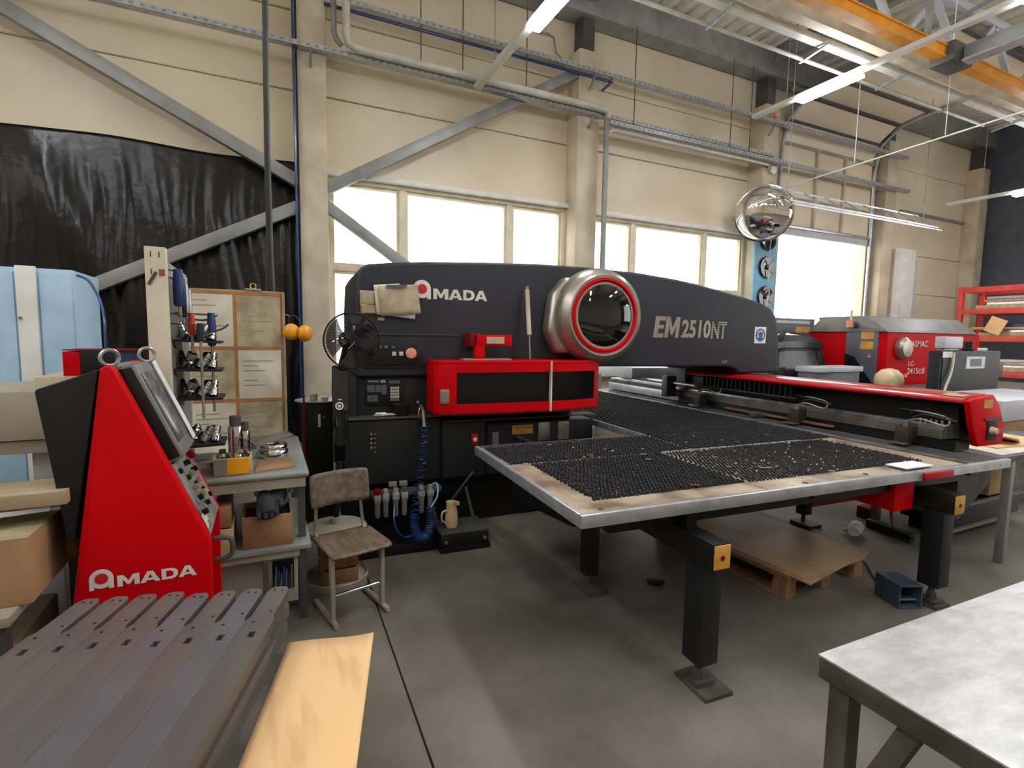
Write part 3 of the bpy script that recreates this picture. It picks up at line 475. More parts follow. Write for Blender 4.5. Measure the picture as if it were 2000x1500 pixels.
tufts(1.26,2.18,2.05,2.76); tufts(2.22,3.7,2.04,2.76,p=.026,h=.011,q=.0066); tufts(1.14,2.46,2.8,3.27); tufts(2.5,3.84,2.8,3.28); tufts(2.5,3.84,3.32,4.18); tufts(2.5,3.84,4.22,5.37,p=.026,q=.0105); tufts(2.5,3.84,5.43,6.5,p=.03,q=.012)
for i in range(26):
    u,v = random.uniform(1.3,3.7),random.uniform(2.0,3.2); MB().obox((u,v,Z+.018),(.02+.03*random.random(),.012,.004),(0,0,random.random()*3)).part('metal_offcut','silver' if i%3 else 'rust',tb)
for u,v in ((1.22,1.93),(2.5,1.93),(3.0,1.94),(1.5,2.05),(3.35,1.95)): MB().cyl((u,v,Z),(u,v,Z+.004),.014).part('bolt_head','steel_dark',tb)
# under frame
MB().box(1.3,4.2,1.98,2.06,.74,.85).part('cross_beam','black_paint',tb,bev=.008); MB().box(1.3,4.2,3.0,3.08,.74,.85).part('cross_beam','black_paint',tb,bev=.008)
for u in (1.4,2.6,4.05): MB().box(u,u+.06,1.95,3.2,.78,.854).part('rib_beam','black_paint',tb)
for u,v in ((1.68,1.72),(3.61,1.8)):
    a = MB().box(u,u+.1,v,3.6,.612,.735).part('support_arm','black_paint',tb,bev=.006); MB().box(u+.004,u+.096,v-.006,v,.618,.729).part('end_cap','sticker',a,bev=.004,label='orange arm end cap'); MB().cyl((u+.05,v-.006,.67),(u+.05,v-.009,.67),.012).part('screw','red_dark',a)
    MB().box(u+.02,u+.08,v+.2,v+.26,.735,.84).part('bracket_post','black',tb)
    l = MB().box(u-.01,u+.1,v+.04,v+.16,.13,.612).part('leg','navy_low',tb,bev=.006); c = (u+.045,v+.1)
    MB().cyl((c[0],c[1],.05),(c[0],c[1],.13),.018).part('screw_foot','steel_dark',l); MB().lathe([(.03,0),(.03,.03),(.02,.045)],(c[0],c[1],.045),(0,0,1),6).part('nut','steel_dark',l)
    MB().box(c[0]-.05,c[0]+.05,c[1]-.05,c[1]+.05,.02,.045).part('foot_block','steel_dark',l,bev=.004); MB().box(c[0]-.06,c[0]+.1,c[1]-.12,c[1]+.1,0,.02).part('foot_plate','bench_side',l,bev=.003) if u < 2 else MB().box(c[0]-.07,c[0]+.07,c[1]-.07,c[1]+.07,0,.02).part('foot_plate','bench_side',l)
for u,v in ((1.68,2.8),(4.1,3.15)):
    l = MB().box(u,u+.09,v,v+.09,.1,.74).part('leg','navy_low',tb,bev=.005); MB().cyl((u+.045,v+.045,.03),(u+.045,v+.045,.1),.018).part('screw_foot','steel_dark',l); MB().box(u-.03,u+.12,v-.08,v+.12,0,.03).part('foot_plate','steel_dark',l)
MB().prism([(2.86,.42),(3.9,.3),(3.9,.83),(2.86,.83)],'x',1.6,1.66).part('side_plate','navy_low',tb,bev=.006); MB().obox((1.597,3.28,.63),(.004,.55,.07),(.0,0,0)).part('bright_strip','slate',tb)
rb = MB().box(3.3,3.48,1.95,2.3,.62,.84).part('red_motor_box','red',tb,bev=.008); MB().box(2.8,3.25,2.1,2.5,.66,.82).part('red_guard','red_dark',tb,bev=.008); MB().box(3.36,3.64,1.83,1.865,.84,.885).part('red_stop_plate','red_worn',tb,bev=.008)
MB().box(3.3,3.56,1.9,2.02,Z+.012,Z+.018).part('scale_plate','paper_white',tb)
MB().box(3.88,4.3,1.875,6.6,Z-.035,Z+.004).part('guide_bed','steel_dark',tb); MB().box(3.885,3.93,1.88,6.6,Z+.004,Z+.014).part('guide_strip','steel',tb,bev=.002)
# ================================================================ CARRIAGE BEAM
cg = thing('carriage_beam','long red topped carriage beam with workholders on the table','carriage',(4.4,3.6,.889),MA)
HP = [(4.205,1.235),(4.2,1.25),(4.22,1.268),(4.45,1.292),(4.5,1.272),(4.58,1.18),(4.63,1.07),(4.63,.93),(4.61,.93),(4.61,1.07),(4.565,1.17),(4.48,1.26),(4.44,1.275),(4.22,1.25)]
MB().prism(HP,'y',2.1,4.9).part('hood','hood_red',cg,label='red sheet hood along the beam')
ec = MB().prism([(4.34,.93),(4.63,.93),(4.64,1.0),(4.63,1.08),(4.55,1.22),(4.47,1.29),(4.24,1.266),(4.2,1.25),(4.25,1.1),(4.3,1.0)],'y',2.06,2.1).part('end_cover','red',cg,bev=.006,label='red end plate with a cut-out')
MB().box(4.42,4.54,2.054,2.06,.97,1.12).part('opening','black',ec,bev=.004); MB().box(4.39,4.57,2.05,2.054,1.11,1.13).part('bracket','steel_dark',ec); MB().cyl((4.47,2.06,1.04),(4.47,2.02,1.04),.03,.02).part('motor_end','enamel',ec); MB().box(4.5,4.58,2.035,2.05,1.02,1.05).part('red_tab','red_text',ec)
MB().box(4.36,4.46,2.055,2.06,1.2,1.255).part('warning_sticker','sticker',ec); MB().obox((4.3,2.2,1.28),(.1,.14,.002),(0,-.1,0)).part('stained_label','paper_dirty',cg)
MB().box(4.36,4.6,2.2,4.95,.9,1.2).part('beam_core','black',cg,bev=.01); MB().box(4.2,4.36,2.12,4.95,.895,.96).part('rail_base','black_paint',cg)
MB().box(4.22,4.34,2.2,6.5,1.02,1.06).part('guide_rail','steel',cg,bev=.004); MB().box(4.19,4.23,2.2,6.5,.965,1.03).part('rack_bar','bench_side',cg); MB().box(4.15,4.19,3.0,4.2,.915,.93).part('scale_bar','rust',cg)
MB().box(4.18,4.36,4.96,6.5,.9,1.0).part('rear_rail','galv',cg,bev=.006); MB().cyl((4.1,4.6,1.12),(4.1,6.4,1.12),.02).part('lead_screw','galv',cg); MB().box(4.03,4.17,5.0,5.1,.95,1.2).part('bearing_block','steel_dark',cg,bev=.01); MB().box(3.95,4.6,5.6,6.6,1.12,1.26).part('rear_cover','pale_grey',cg,bev=.01)
for k in range(20): MB().box(4.2,4.34,3.45+.06*k,3.462+.06*k,1.12,1.225).part('chain_link','black_paint',cg)
MB().box(4.22,4.33,3.43,4.68,1.105,1.12).part('chain_bed','steel_dark',cg)
for i,v in enumerate((2.36,3.27,4.5)):
    h = MB().box(4.09,4.2,v,v+.1,.91,1.03).part('workholder','holder',cg,bev=.006); MB().box(4.02,4.09,v-.02,v+.1,.905,.915).part('jaw','steel',h,bev=.002)
    MB().box(4.2,4.26,v+.02,v+.08,.93,1.05).part('slide','steel_dark',h); MB().cyl((4.13,v+.05,1.03),(4.13,v+.05,1.06),.018).part('piston','steel',h); MB().cyl((4.1,v+.05,1.065),(4.2,v+.05,1.075),.008).part('fitting','silver',h)
    for q in range(2): MB().tube(spl([(4.12,v+.05,1.06),(4.1+.03*q,v-.06,1.1+.03*q),(4.14,v-.2-.05*q,1.07+.04*q),(4.22,v-.16,1.12),(4.24,v+.05+.1*q,1.14),(4.3,v+.12,1.1)],26),.0065,6).part('air_hose','dark_rubber' if q else 'steel_grey',h)
for i in range(5): MB().cyl((4.25,2.24+.035*i,1.06),(4.25,2.24+.035*i,1.09),.009,n=8).part('bolt','steel',cg)
MB().box(4.2,4.35,2.18,2.2,.97,1.07).part('end_stop','steel_dark',cg); MB().box(4.05,4.15,3.7,3.78,.9,.945).part('position_sensor','steel_dark',cg,bev=.004)
# ================================================================ LEFT SIDE: CONSOLE
cn = thing('control_console','red and black wedge shaped control console with white lettering','console',(-.48,2.6,0))
Bx,Bz = -.517,1.519; dx,dz = .293/.7764,-.719/.7764
def cp_(s,y,n): return (Bx+s*dx-n*dz, y, Bz+s*dz+n*dx)
SP = [(-.557,1.506),(-.54,1.517),(-.517,1.519),(-.228,.81),(-.224,.78),(-.23,0),(-.763,0)]
MB().prism(SP,'y',2.35,2.43).part('side_panel','red',cn,bev=.03,label='red side panel with lettering',seg=2); MB().prism(SP,'y',2.80,2.83).part('side_panel','red',cn,bev=.008)
MB().prism([(-.742,1.43),(-.735,1.437),(-.557,1.504),(-.66,.86),(-.68,.9)],'y',2.352,2.828).part('rear_housing','black_paint',cn,bev=.008,label='black rear housing')
MB().prism([(-.56,1.5),(-.53,1.505),(-.262,.78),(-.262,.02),(-.74,.02)],'y',2.431,2.799).part('body','console_grey',cn)
MB().box(-.555,-.5,2.431,2.799,1.5,1.512).part('top_plate','grey_cover',cn)
def slab(name,m,s0,s1,y0,y1,n0,n1,par=cn,bev=.004): return MB().add([cp_(s,y,n) for s in (s0,s1) for y in (y0,y1) for n in (n0,n1)],[(0,1,3,2),(4,6,7,5),(0,4,5,1),(2,3,7,6),(0,2,6,4),(1,5,7,3)]).part(name,m,par,bev)
mo = slab('monitor','grey_cover',.02,.43,2.445,2.78,-.03,.045); slab('screen','screen',.06,.37,2.48,2.74,.045,.049,mo); slab('bezel_edge','black_paint',.025,.42,2.438,2.445,-.02,.035,mo)
slab('control_plate','console_grey',.44,.77,2.435,2.795,-.032,.0)
for i in range(26):
    s,y = .47+.05*(i//5),2.46+.07*(i%5)
    if (i*7)%9 < 7: slab('push_button',('black','beige_dark','black_paint','silver')[i%4],s,s+.022,y,y+.022,0,.012+.006*(i%3),bev=.003)
slab('stop_button','red_dark',.455,.49,2.72,2.76,0,.03); slab('data_card','paper',.68,.74,2.42,2.5,.0,.003)
for x,y in ((-.535,2.42),(-.47,2.72)): MB().tube([(x+.026*math.cos(t),y+.015*math.cos(t),1.545+.03*math.sin(t)) for t in [2*PI*k/16 for k in range(17)]],.007,8).part('eyebolt','steel',cn)
MB().tube(spl([(-.225,2.5,.76),(-.17,2.5,.755),(-.155,2.5,.73),(-.16,2.5,.68),(-.19,2.5,.665),(-.225,2.5,.665)],14),.011,8).part('handle','steel_dark',cn)
amada(cn, front(2.35), -.583,.715,.0375,(-.535,-.275,.674,.718))
MB().add([cp_(s,y,.052) for s,y in ((.02,2.745),(.02,2.82),(.41,2.82),(.41,2.745))]+[cp_(s,y,.055) for s,y in ((.02,2.745),(.02,2.82),(.41,2.82),(.41,2.745))],[(0,1,2,3),(7,6,5,4),(0,4,5,1),(1,5,6,2),(2,6,7,3),(3,7,4,0)]).thing('instruction_sheet','paper_white','white printed sheet clipped along the console monitor','paper')
# ================================================================ STACK OF STEEL PROFILES IN FRONT
st_rz = math.radians(-17.2); pw = .0853
def profile_mesh(blue=False):
    m = MB(); n = .034; N2 = .0424; yt = 1.85; H = .028
    out = [(-.018,yt),(.018,yt),(n-.006,yt-.012),(n,yt-.03),(n,yt-.2),(N2,yt-.215),(N2,.35),(-N2,.35),(-N2,yt-.215),(-n,yt-.2),(-n,yt-.03),(-n+.006,yt-.012)]
    hx0,hx1,hy0,hy1 = -.008,.01,1.535,1.565
    L = [p for p in out if p[0] < 0]; Rr = [p for p in out if p[0] > 0]
    k = 0
    # top sheet round the slot
    lft = [(0,yt)]+[(-.018,yt),(-n+.006,yt-.012),(-n,yt-.03),(-n,yt-.2),(-N2,yt-.215),(-N2,.35),(0,.35),(0,hy0),(hx0,hy0),(hx0,hy1),(0,hy1)]
    rgt = [(0,yt)]+[(0,hy1),(hx1,hy1),(hx1,hy0),(0,hy0),(0,.35),(N2,.35),(N2,yt-.215),(n,yt-.2),(n,yt-.03),(n-.006,yt-.012),(.018,yt)]
    for pl in (lft,rgt): m.add([(x,y,H) for x,y in pl],[tuple(range(len(pl)))]); m.add([(x,y,H-.003) for x,y in pl],[tuple(range(len(pl)-1,-1,-1))])
    q = len(out); m.add([(x,y,z) for z in (0,H) for x,y in out],[(i,(i+1)%q,q+(i+1)%q,q+i) for i in range(q)])
    hp_ = [(hx0,hy0),(hx1,hy0),(hx1,hy1),(hx0,hy1)]; m.add([(x,y,z) for z in (H-.02,H) for x,y in hp_],[(i,(i+1)%4,4+(i+1)%4,4+i) for i in range(4)])
    return m.mesh('steel_profile','profile_blue' if blue else 'profile',ang=30,org=(0,1.0,0))
PMs = [profile_mesh(),profile_mesh(True)]
bolt_m = MB().cyl((0,0,0),(0,0,.002),.004,n=8).mesh('punch_hole','black')
names = ['rightmost','second from right','third from right','fourth from right','fifth from right','sixth from right','seventh from right','leftmost']
Rm = Matrix.Rotation(st_rz,3,'Z')
for lay in range(5):
    for i in range(8):
        c = Rm@Vector((-1.149+pw*i+(.002*((i*3+lay)%3-1))-.005*(lay%2)*(lay < 4),1.0+.006*((i*5+lay*2)%4)-.012*(lay < 4)*((i+lay)%3), .601+.0296*lay))
        o = bpy.data.objects.new('steel_profile',PMs[1 if (i in (4,6) and lay == 4) else 0]); COL.objects.link(o); o.location = c; o.rotation_euler = (0,0,st_rz)
        tag(o,('%s dark steel profile on top of the stack in the foreground'%names[7-i]) if lay == 4 else ('%s dark steel profile in the %s layer of the stack'%(names[7-i],['bottom','second lowest','middle','second highest'][lay])),'steel profile','steel profiles in the stack')
        if lay == 4:
            for px_,py_ in ((-.012,.825),(.014,.82),(.018,.68),(-.016,.62)):
                h = bpy.data.objects.new('punch_hole',bolt_m); COL.objects.link(h); h.parent = o; h.location = (px_,py_,.0275)
pt = thing('trestle_table','low steel table carrying the profile stack and cardboard','table',(-.84,1.0,0),st_rz)
MB().box(-1.22,-.26,.3,1.7,.55,.6).part('top','bench_side',pt,bev=.005)
for x in (-1.2,-.33):
    for y in (.34,1.6): MB().box(x,x+.05,y,y+.05,0,.55).part('leg','bench_side',pt)
cbx = MB(); cA,cB,cC,cD = (.043,1.82),(.313,1.748),(.02,.62),(-.245,.72)
cbx.grid(lambda i,j: (cD[0]+(cC[0]-cD[0])*i+((cA[0]-cD[0])*(1-i)+(cB[0]-cC[0])*i)*j, cD[1]+(cC[1]-cD[1])*i+((cA[1]-cD[1])*(1-i)+(cB[1]-cC[1])*i)*j, .604+.012*i*i*(.3+.7*j)+.003*math.sin(6*i)*j),14,14)
co = cbx.thing('cardboard_sheet','cardboard','bright tan cardboard sheet lying beside the steel profiles','cardboard',org=(0,1.2,.604)); so = co.modifiers.new('s','SOLIDIFY'); so.thickness = .006; so.offset = 1
# ================================================================ RIGHT FOREGROUND BENCH
bR = thing('metal_bench','bright sheet metal bench with dark legs at lower right','bench',(2.4,.3,0),math.radians(-1.2))
MB().box(1.32,4.2,-.9,.87,.795,.8).part('top_sheet','bench_top',bR); MB().box(1.322,4.198,-.898,.868,.735,.7949).part('edge_frame','bench_side',bR,bev=.004)
for x,y in ((1.335,.79),(1.335,-.86),(4.1,.79),(4.1,-.86)): MB().box(x,x+.055,y,y+.055,0,.735).part('leg','bench_side',bR,bev=.004)
MB().beam((1.365,.65,.735),(1.365,.8,.34),.045,.045,(1,0,0)).part('brace','bench_side',bR); MB().beam((1.365,-.67,.735),(1.365,-.82,.34),.045,.045,(1,0,0)).part('brace','bench_side',bR)
# ================================================================ CHAIR
ch = thing('school_chair','worn plywood school chair with grey tube runners','chair',(.43,3.08,0),0)
ch.rotation_euler = (0,0,math.radians(13.5)); ORG[ch.name] = (0,0,0)
def seatfn(i,j):
    x,y = (i-.5)*.36,(j-.5)*.37; r = .045; ex = max(0,abs(x)-.18+r)/r; ey = max(0,abs(y)-.185+r)/r
    return (x*(1-.035*ey*ey*(ex > 0)), y*(1-.035*ex*ex*(ey > 0)), .432-.012*math.sin(PI*i)*math.sin(PI*j)+.01*(1-j)**8*-1)
s_ = MB().grid(seatfn,16,14).part('seat','ply_dark',ch); q = s_.modifiers.new('s','SOLIDIFY'); q.thickness = .012; q.offset = -1
def backfn(i,j):
    x,z = (i-.5)*.37,(j-.5)*.2; r = .04; ex = max(0,abs(x)-.185+r)/r; ez = max(0,abs(z)-.1+r)/r
    return (x*(1-.03*ez*ez*(ex > 0)), .175+.03*(j-.5)+.04*math.sin(PI*i), .705+z*(1-.06*ex*ex*(ez > 0)))
b_ = MB().grid(backfn,16,8).part('backrest','ply_dark',ch); q = b_.modifiers.new('s','SOLIDIFY'); q.thickness = .011
for s in (-1,1):
    MB().tube([(s*.15,.2,.018),(s*.155,-.16,.018)],.016,8).part('runner','beige_dark',ch,); MB().box(s*.15-.012,s*.15+.012,-.1,-.065,.03,.415).part('leg','beige_dark',ch,bev=.004)
    MB().tube(spl([(s*.15,-.08,.41),(s*.15,.1,.412),(s*.15,.17,.43),(s*.145,.195,.5),(s*.14,.205,.62),(s*.14,.21,.74)],16),.0115,8).part('back_tube','silver',ch)
    for z in (.65,.76): MB().cyl((s*.14,.19,z),(s*.14,.172,z),.006,n=8).part('rivet','chrome',ch)
    for y in (-.14,.13): MB().cyl((s*.15,y,.428),(s*.15,y,.434),.006,n=8).part('rivet','chrome',ch)
MB().cyl((-.14,-.082,.16),(.14,-.082,.16),.011,n=10).part('stretcher','chrome',ch)
# ================================================================ FAN ON A DRUM
dr_ = thing('round_tray','low round steel tray on the floor behind the chair','tray',(.39,3.52,0)); MB().lathe([(.2,0),(.205,.04),(.2,.045),(.19,.02),(0,.02)],(.39,3.52,0),(0,0,1),32).part('dish','beige_dark',dr_)
wbx = thing('wooden_crate','small wooden crate standing in the round tray','crate',(.4,3.52,.021))
for a in ((.29,.305,3.41,3.63),(.495,.51,3.41,3.63)): MB().box(*a,.021,.33).part('side_board','wood',wbx,bev=.002)
for z in (.025,.13,.235):
    for y in ((3.4,3.409),(3.631,3.64)): MB().box(.285,.515,*y,z,z+.09).part('slat','wood' if z != .13 else 'rust',wbx,bev=.002)
MB().box(.285,.515,3.4,3.64,.331,.342).part('lid','wood',wbx)
fn = thing('pedestal_fan','black pedestal fan with clear round grille left of the press','fan',(.39,3.52,.343))
MB().lathe([(.2,0),(.205,.012),(.195,.03),(.12,.042),(.04,.05),(.035,.09)],(.39,3.52,.343),(0,0,1),36).part('base','beige_dark',fn); MB().cyl((.39,3.52,.39),(.42,3.56,.8),.02).part('pole','black',fn)
pb = MB().box(.39,.49,3.56,3.63,.78,1.44).part('control_column','black_gloss',fn,bev=.02); MB().tube([(.43+.022*math.cos(t),3.557,1.17+.022*math.sin(t)) for t in [2*PI*k/20 for k in range(21)]],.005,6).part('dial_ring','paper_white',pb); MB().cyl((.43,3.56,1.17),(.43,3.553,1.17),.01).part('dial','paper_white',pb); MB().box(.42,.445,3.556,3.56,1.21,1.216).part('mark','paper_white',pb)
hc = Vector((.503,3.46,1.604)); ax = Vector((.12,-.99,-.02)).normalized(); e1 = ax.cross(Vector((0,0,1))).normalized(); e2 = e1.cross(ax)
MB().lathe([(.03,.13),(.06,.12),(.065,.06),(.04,.04)],hc,-ax,20).part('motor','black',fn); MB().cyl(hc-ax*.1,(.45,3.6,1.42),.022).part('neck','black',fn)
MB().tube([hc+(e1*math.cos(t)+e2*math.sin(t))*.178 for t in [2*PI*k/40 for k in range(41)]],.006,6).part('grille_ring','black',fn)
gw = MB()
for k in range(60):
    t = 2*PI*k/60; r_ = e1*math.cos(t)+e2*math.sin(t)
    for s in (1,-1): gw.tube([hc+r_*.178,hc+r_*.14+ax*.045*s,hc+r_*.03+ax*.06*s],.0011,3)
gw.part('grille_wires','black_paint',fn,kind='stuff'); MB().lathe([(.035,-.06),(.035,-.066),(0,-.068)],hc,-ax,20).part('grille_badge','black',fn)
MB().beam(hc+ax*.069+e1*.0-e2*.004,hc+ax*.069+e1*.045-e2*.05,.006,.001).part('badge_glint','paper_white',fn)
for k in range(3):
    def bl(i,j,k=k):
        t = 2*PI*k/3+.15+(i-.5)*1.75*(.6+.4*j); R_ = .03+.135*j; return hc+(e1*math.cos(t)+e2*math.sin(t))*R_+ax*(.02-.045*i)
    MB().grid(bl,8,6).part('blade','smoked_glass',fn)
# ================================================================ BLACK CABINET WITH ROUND PLATE
bc = thing('black_cabinet','black steel cabinet with slotted door beside the press','cabinet',(.38,4.75,0)); MB().box(.27,.5,4.6,4.95,.0,1.06).part('body','black',bc,bev=.006); MB().box(.28,.49,4.585,4.599,.05,1.05).part('door','black_paint',bc,bev=.004)
MB().box(.38,.4,4.58,4.5845,.86,.97).part('lit_slot','paper_white',bc); MB().cyl((.43,4.585,.94),(.43,4.578,.94),.008).part('lock','steel',bc); MB().box(.265,.28,4.57,4.585,.6,1.14).part('edge_tube','red_dark',bc)  # white block on the door stands in for light showing through its slot
MB().lathe([(.18,0),(.19,.006),(.19,.014),(.17,.012),(0,.01)],(.4,4.76,1.061),(0,0,1),32).thing('round_plate','galv','round steel plate on top of the black cabinet','plate',org=(.4,4.76,1.061))
MB().lathe([(.03,0),(.032,.05),(.028,.055)],(.36,4.72,1.075),(0,0,1),16).thing('metal_cup','beige_dark','small grey cup on the round plate','cup',org=(.36,4.72,1.075)); MB().obox((.44,4.7,1.09),(.07,.04,.03),(.2,.1,.4)).thing('paper_scrap','paper_white','crumpled white scrap on the round plate','paper',org=(.44,4.7,1.075),bev=.008)
# ================================================================ WORKBENCH AND THINGS ON IT
wk = thing('workbench','grey two level steel workbench left of the chair','workbench',(-.3,3.5,0))
MB().box(-.8,.2,3.02,4.1,.85,.89).part('top','steel_grey',wk,bev=.02,seg=3); MB().box(-.8,.2,2.98,3.9,.46,.485).part('lower_shelf','steel_grey',wk,bev=.006); MB().box(-.78,.18,3.03,3.05,.8,.85).part('apron','beige_dark',wk); MB().box(-.78,.14,3.0,3.02,.42,.46).part('apron','beige_dark',wk)
for x,y in ((-.78,3.04),(.14,3.1),(-.78,4.05),(.14,4.05)): MB().box(x,x+.04,y,y+.04,0,.85).part('leg','steel_dark',wk)
dw = MB().box(-.02,.13,3.05,3.45,.14,.4).part('drawer','beige_dark',wk,bev=.004); MB().box(-.0,.11,3.045,3.05,.22,.39).part('drawer_opening','black',dw)
for i in range(7): MB().cyl((.01+.014*i,3.0+.01*(i%2),.235),(.02+.013*i,3.03,.36-.02*(i%3)),.006,n=8).thing('hex_key','hose_blue' if i%2 else 'steel_dark','%s small tool from the left in the open bench drawer'%['first','second','third','fourth','fifth','sixth','seventh'][i],'tool',group='tools in the bench drawer')
MB().box(-.6,-.05,3.1,3.12,.06,.42).part('back_sheet','beige_dark',wk)
def can(label,x,y,r,h,z=.9):
    t = thing('tool_cartridge',label,'tool',(x,y,z),group='punch tools on the bench'); MB().lathe([(r*.9,0),(r,.01),(r,h*.3),(r*.97,h*.31),(r*.97,h*.33),(r,h*.34),(r,h*.78),(r*.9,h*.82)],(x,y,z),(0,0,1),24).part('barrel','chrome',t); MB().lathe([(r*.75,h*.82),(r*.78,h),(r*.6,h)],(x,y,z),(0,0,1),20).part('head','steel_dark',t); return t
# parts box the cartridges stand in
pb_ = thing('parts_box','small tan parts box with yellow label on the bench','box',(-.17,3.12,.891))
MB().box(-.265,-.085,3.05,3.06,.891,.985).part('front_board','wood_light',pb_,bev=.002); MB().box(-.265,-.085,3.19,3.2,.891,.985).part('rear_board','wood_light',pb_); MB().box(-.265,-.255,3.061,3.189,.891,.985).part('end_board','wood_light',pb_); MB().box(-.095,-.085,3.061,3.189,.891,.985).part('end_board','wood_light',pb_); MB().box(-.254,-.096,3.061,3.189,.891,.897).part('bottom_board','wood_light',pb_)
MB().box(-.2,-.1,3.046,3.05,.9,.98).part('yellow_label','yellow',pb_); MB().box(-.262,-.2,3.046,3.05,.895,.982).part('grey_patch','grey_cover',pb_)
can('taller polished punch cartridge in the parts box',-.16,3.12,.037,.3); can('slimmer polished punch cartridge right of the taller one',-.117,3.15,.026,.26); can('short dark punch cartridge lying lowest in the parts box',-.225,3.13,.022,.12)
for i,(dy,r,h,z) in enumerate(((0,.09,.045,.891),(.004,.086,.03,.937))): MB().lathe([(r*.96,0),(r,.006),(r,h-.006),(r*.95,h),(r*.5,h),(r*.48,h-.01),(0,h-.01)],(.02,3.46+dy,z),(0,0,1),32).thing('steel_disc','chrome','%s polished steel disc stacked on the bench'%('lower','upper')[i],'disc',org=(.02,3.46,z))
MB().obox((.02,3.45,1.005),(.22,.12,.008),(.1,-.16,.3)).thing('steel_plate_offcut','steel','bent steel offcut lying across the polished discs','offcut',org=(.02,3.45,.968))
MB().lathe([(.045,0),(.045,.05),(.04,.052)],(-.1,3.75,.891),(0,0,1),20).thing('steel_ring','steel_dark','dark steel ring behind the punch cartridges','ring',org=(-.1,3.75,.891))
MB().prism([(-.07,3.06),(.13,3.12),(.115,3.36),(-.06,3.33)],'z',.892,.902).thing('cardboard_piece','card_brown','flat brown cardboard piece on the bench corner','cardboard')
MB().box(-.41,-.12,3.5,3.9,.891,.93).thing('sheet_pad','paper','pale pad of sheets lying behind the parts box','paper',bev=.004); MB().lathe([(.06,0),(.065,.02),(.03,.025),(.028,.05),(0,.052)],(-.3,3.2,.891),(0,0,1),24).thing('dial_gauge','silver','round grey dial left of the parts box','gauge',org=(-.3,3.2,.891))
# lower shelf
def crate(label,x0,x1,y0,y1,z0,z1,m='wood'):
    t = thing('wooden_box',label,'box',((x0+x1)/2,(y0+y1)/2,z0),group='wooden boxes under the bench')
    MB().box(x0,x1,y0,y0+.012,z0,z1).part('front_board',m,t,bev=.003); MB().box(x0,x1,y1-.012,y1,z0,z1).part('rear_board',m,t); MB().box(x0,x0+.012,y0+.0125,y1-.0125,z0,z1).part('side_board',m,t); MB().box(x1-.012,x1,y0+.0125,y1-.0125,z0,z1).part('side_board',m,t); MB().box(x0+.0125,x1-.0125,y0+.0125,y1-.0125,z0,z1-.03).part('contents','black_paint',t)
crate('wide wooden box with gloves on the lower bench shelf',-.14,.11,3.02,3.3,.486,.66); crate('narrow wooden box near the console on the lower shelf',-.28,-.18,3.0,3.3,.486,.62,'wood_light'); MB().box(-.27,-.19,3.02,3.28,.621,.73).thing('wooden_block','wood','reddish wooden block on the narrow shelf box','block',bev=.004)
def glove(label,c,rz,m,tilt=.9,grp='work gloves',sc=1):
    t = thing('work_glove',label,'glove',c,rz,grp); t.location = c; t.rotation_euler = (0,0,rz); ORG[t.name] = (0,0,0); s = sc
    MB().lathe([(.028*s,0),(.036*s,.02*s),(.044*s,.06*s),(.045*s,.1*s),(.036*s,.125*s),(.01*s,.135*s)],(0,.0,.035*s),(0,-math.cos(tilt),-math.sin(tilt)*.6),12).part('palm',m,t)
    for k in range(4):
        x = (-.033+.022*k)*s; L = (.06,.075,.07,.05)[k]*s; y0 = -.1*s*math.cos(tilt); z0 = .035*s-.065*s*math.sin(tilt)
        MB().tube([(x,y0,z0+.01),(x*1.15,y0-L*.5,z0-.015*s+.012),(x*1.2,y0-L*.85,z0-.04*s+.01)],[.012*s,.0115*s,.008*s],8).part('finger',m,t)
    MB().tube([(.04*s,-.04*s,.02*s),(.065*s,-.07*s,.01*s),(.06*s,-.1*s,-.005*s)],[.013*s,.012*s,.008*s],8).part('thumb',m,t); MB().lathe([(.03*s,0),(.034*s,.03*s),(.03*s,.05*s)],(0,.0,.035*s),(0,1,.2),12).part('cuff','glove_white' if m == 'glove_dark' else m,t); return t
glove('dark work glove hanging over the wide shelf box',(-.03,3.1,.72),.15,'glove_dark',.9,sc=1.15); glove('second dark glove lying behind on the wide shelf box',(.06,3.16,.715),-.5,'glove_dark',.5,sc=1.1); MB().grid(lambda i,j:(-.08+.2*i,3.08+.12*j,.74+.03*math.sin(7*i+3*j)+.02*math.cos(9*j)),10,8).thing('cleaning_rag','paper','crumpled pale rag on the gloves under the bench','rag')
# ================================================================ TOOL STAND
ts = thing('tool_stand','beige perforated post with a panel full of hung tools','tool stand',(-.45,3.1,0))
po = MB().box(-.493,-.41,2.9,2.955,0,2.035).part('post','beige',ts,bev=.004); MB().box(-.493,-.43,3.76,3.81,.892,1.98).part('post','beige',ts,bev=.004)
for z in (2.0,1.92):
    for x in (-.468,-.435): MB().box(x-.002,x+.002,2.8985,2.9,z-.013,z+.013).part('slot','black_paint',po)
MB().box(-.438,-.416,2.896,2.9,1.905,1.932).part('rust_spot','rust',po); MB().obox((-.465,2.898,1.89),(.013,.003,.066),(0,.5,0)).part('scratch','bench_side',po)
MB().box(-.44,-.43,2.957,3.757,.93,1.99).part('back_panel','grey_cover',ts); MB().box(-.5,-.494,2.96,3.8,.95,1.87).part('side_frame','wood',ts)
NB = ['top','second','third','lowest']
cm = MB().lathe([(.013,0),(.022,.004),(.026,.022),(.026,.043),(.02,.049),(.02,.065),(.024,.067),(.024,.092),(.016,.098),(.014,.087)],(0,0,0),(0,0,1),16).mesh('collet','chrome')
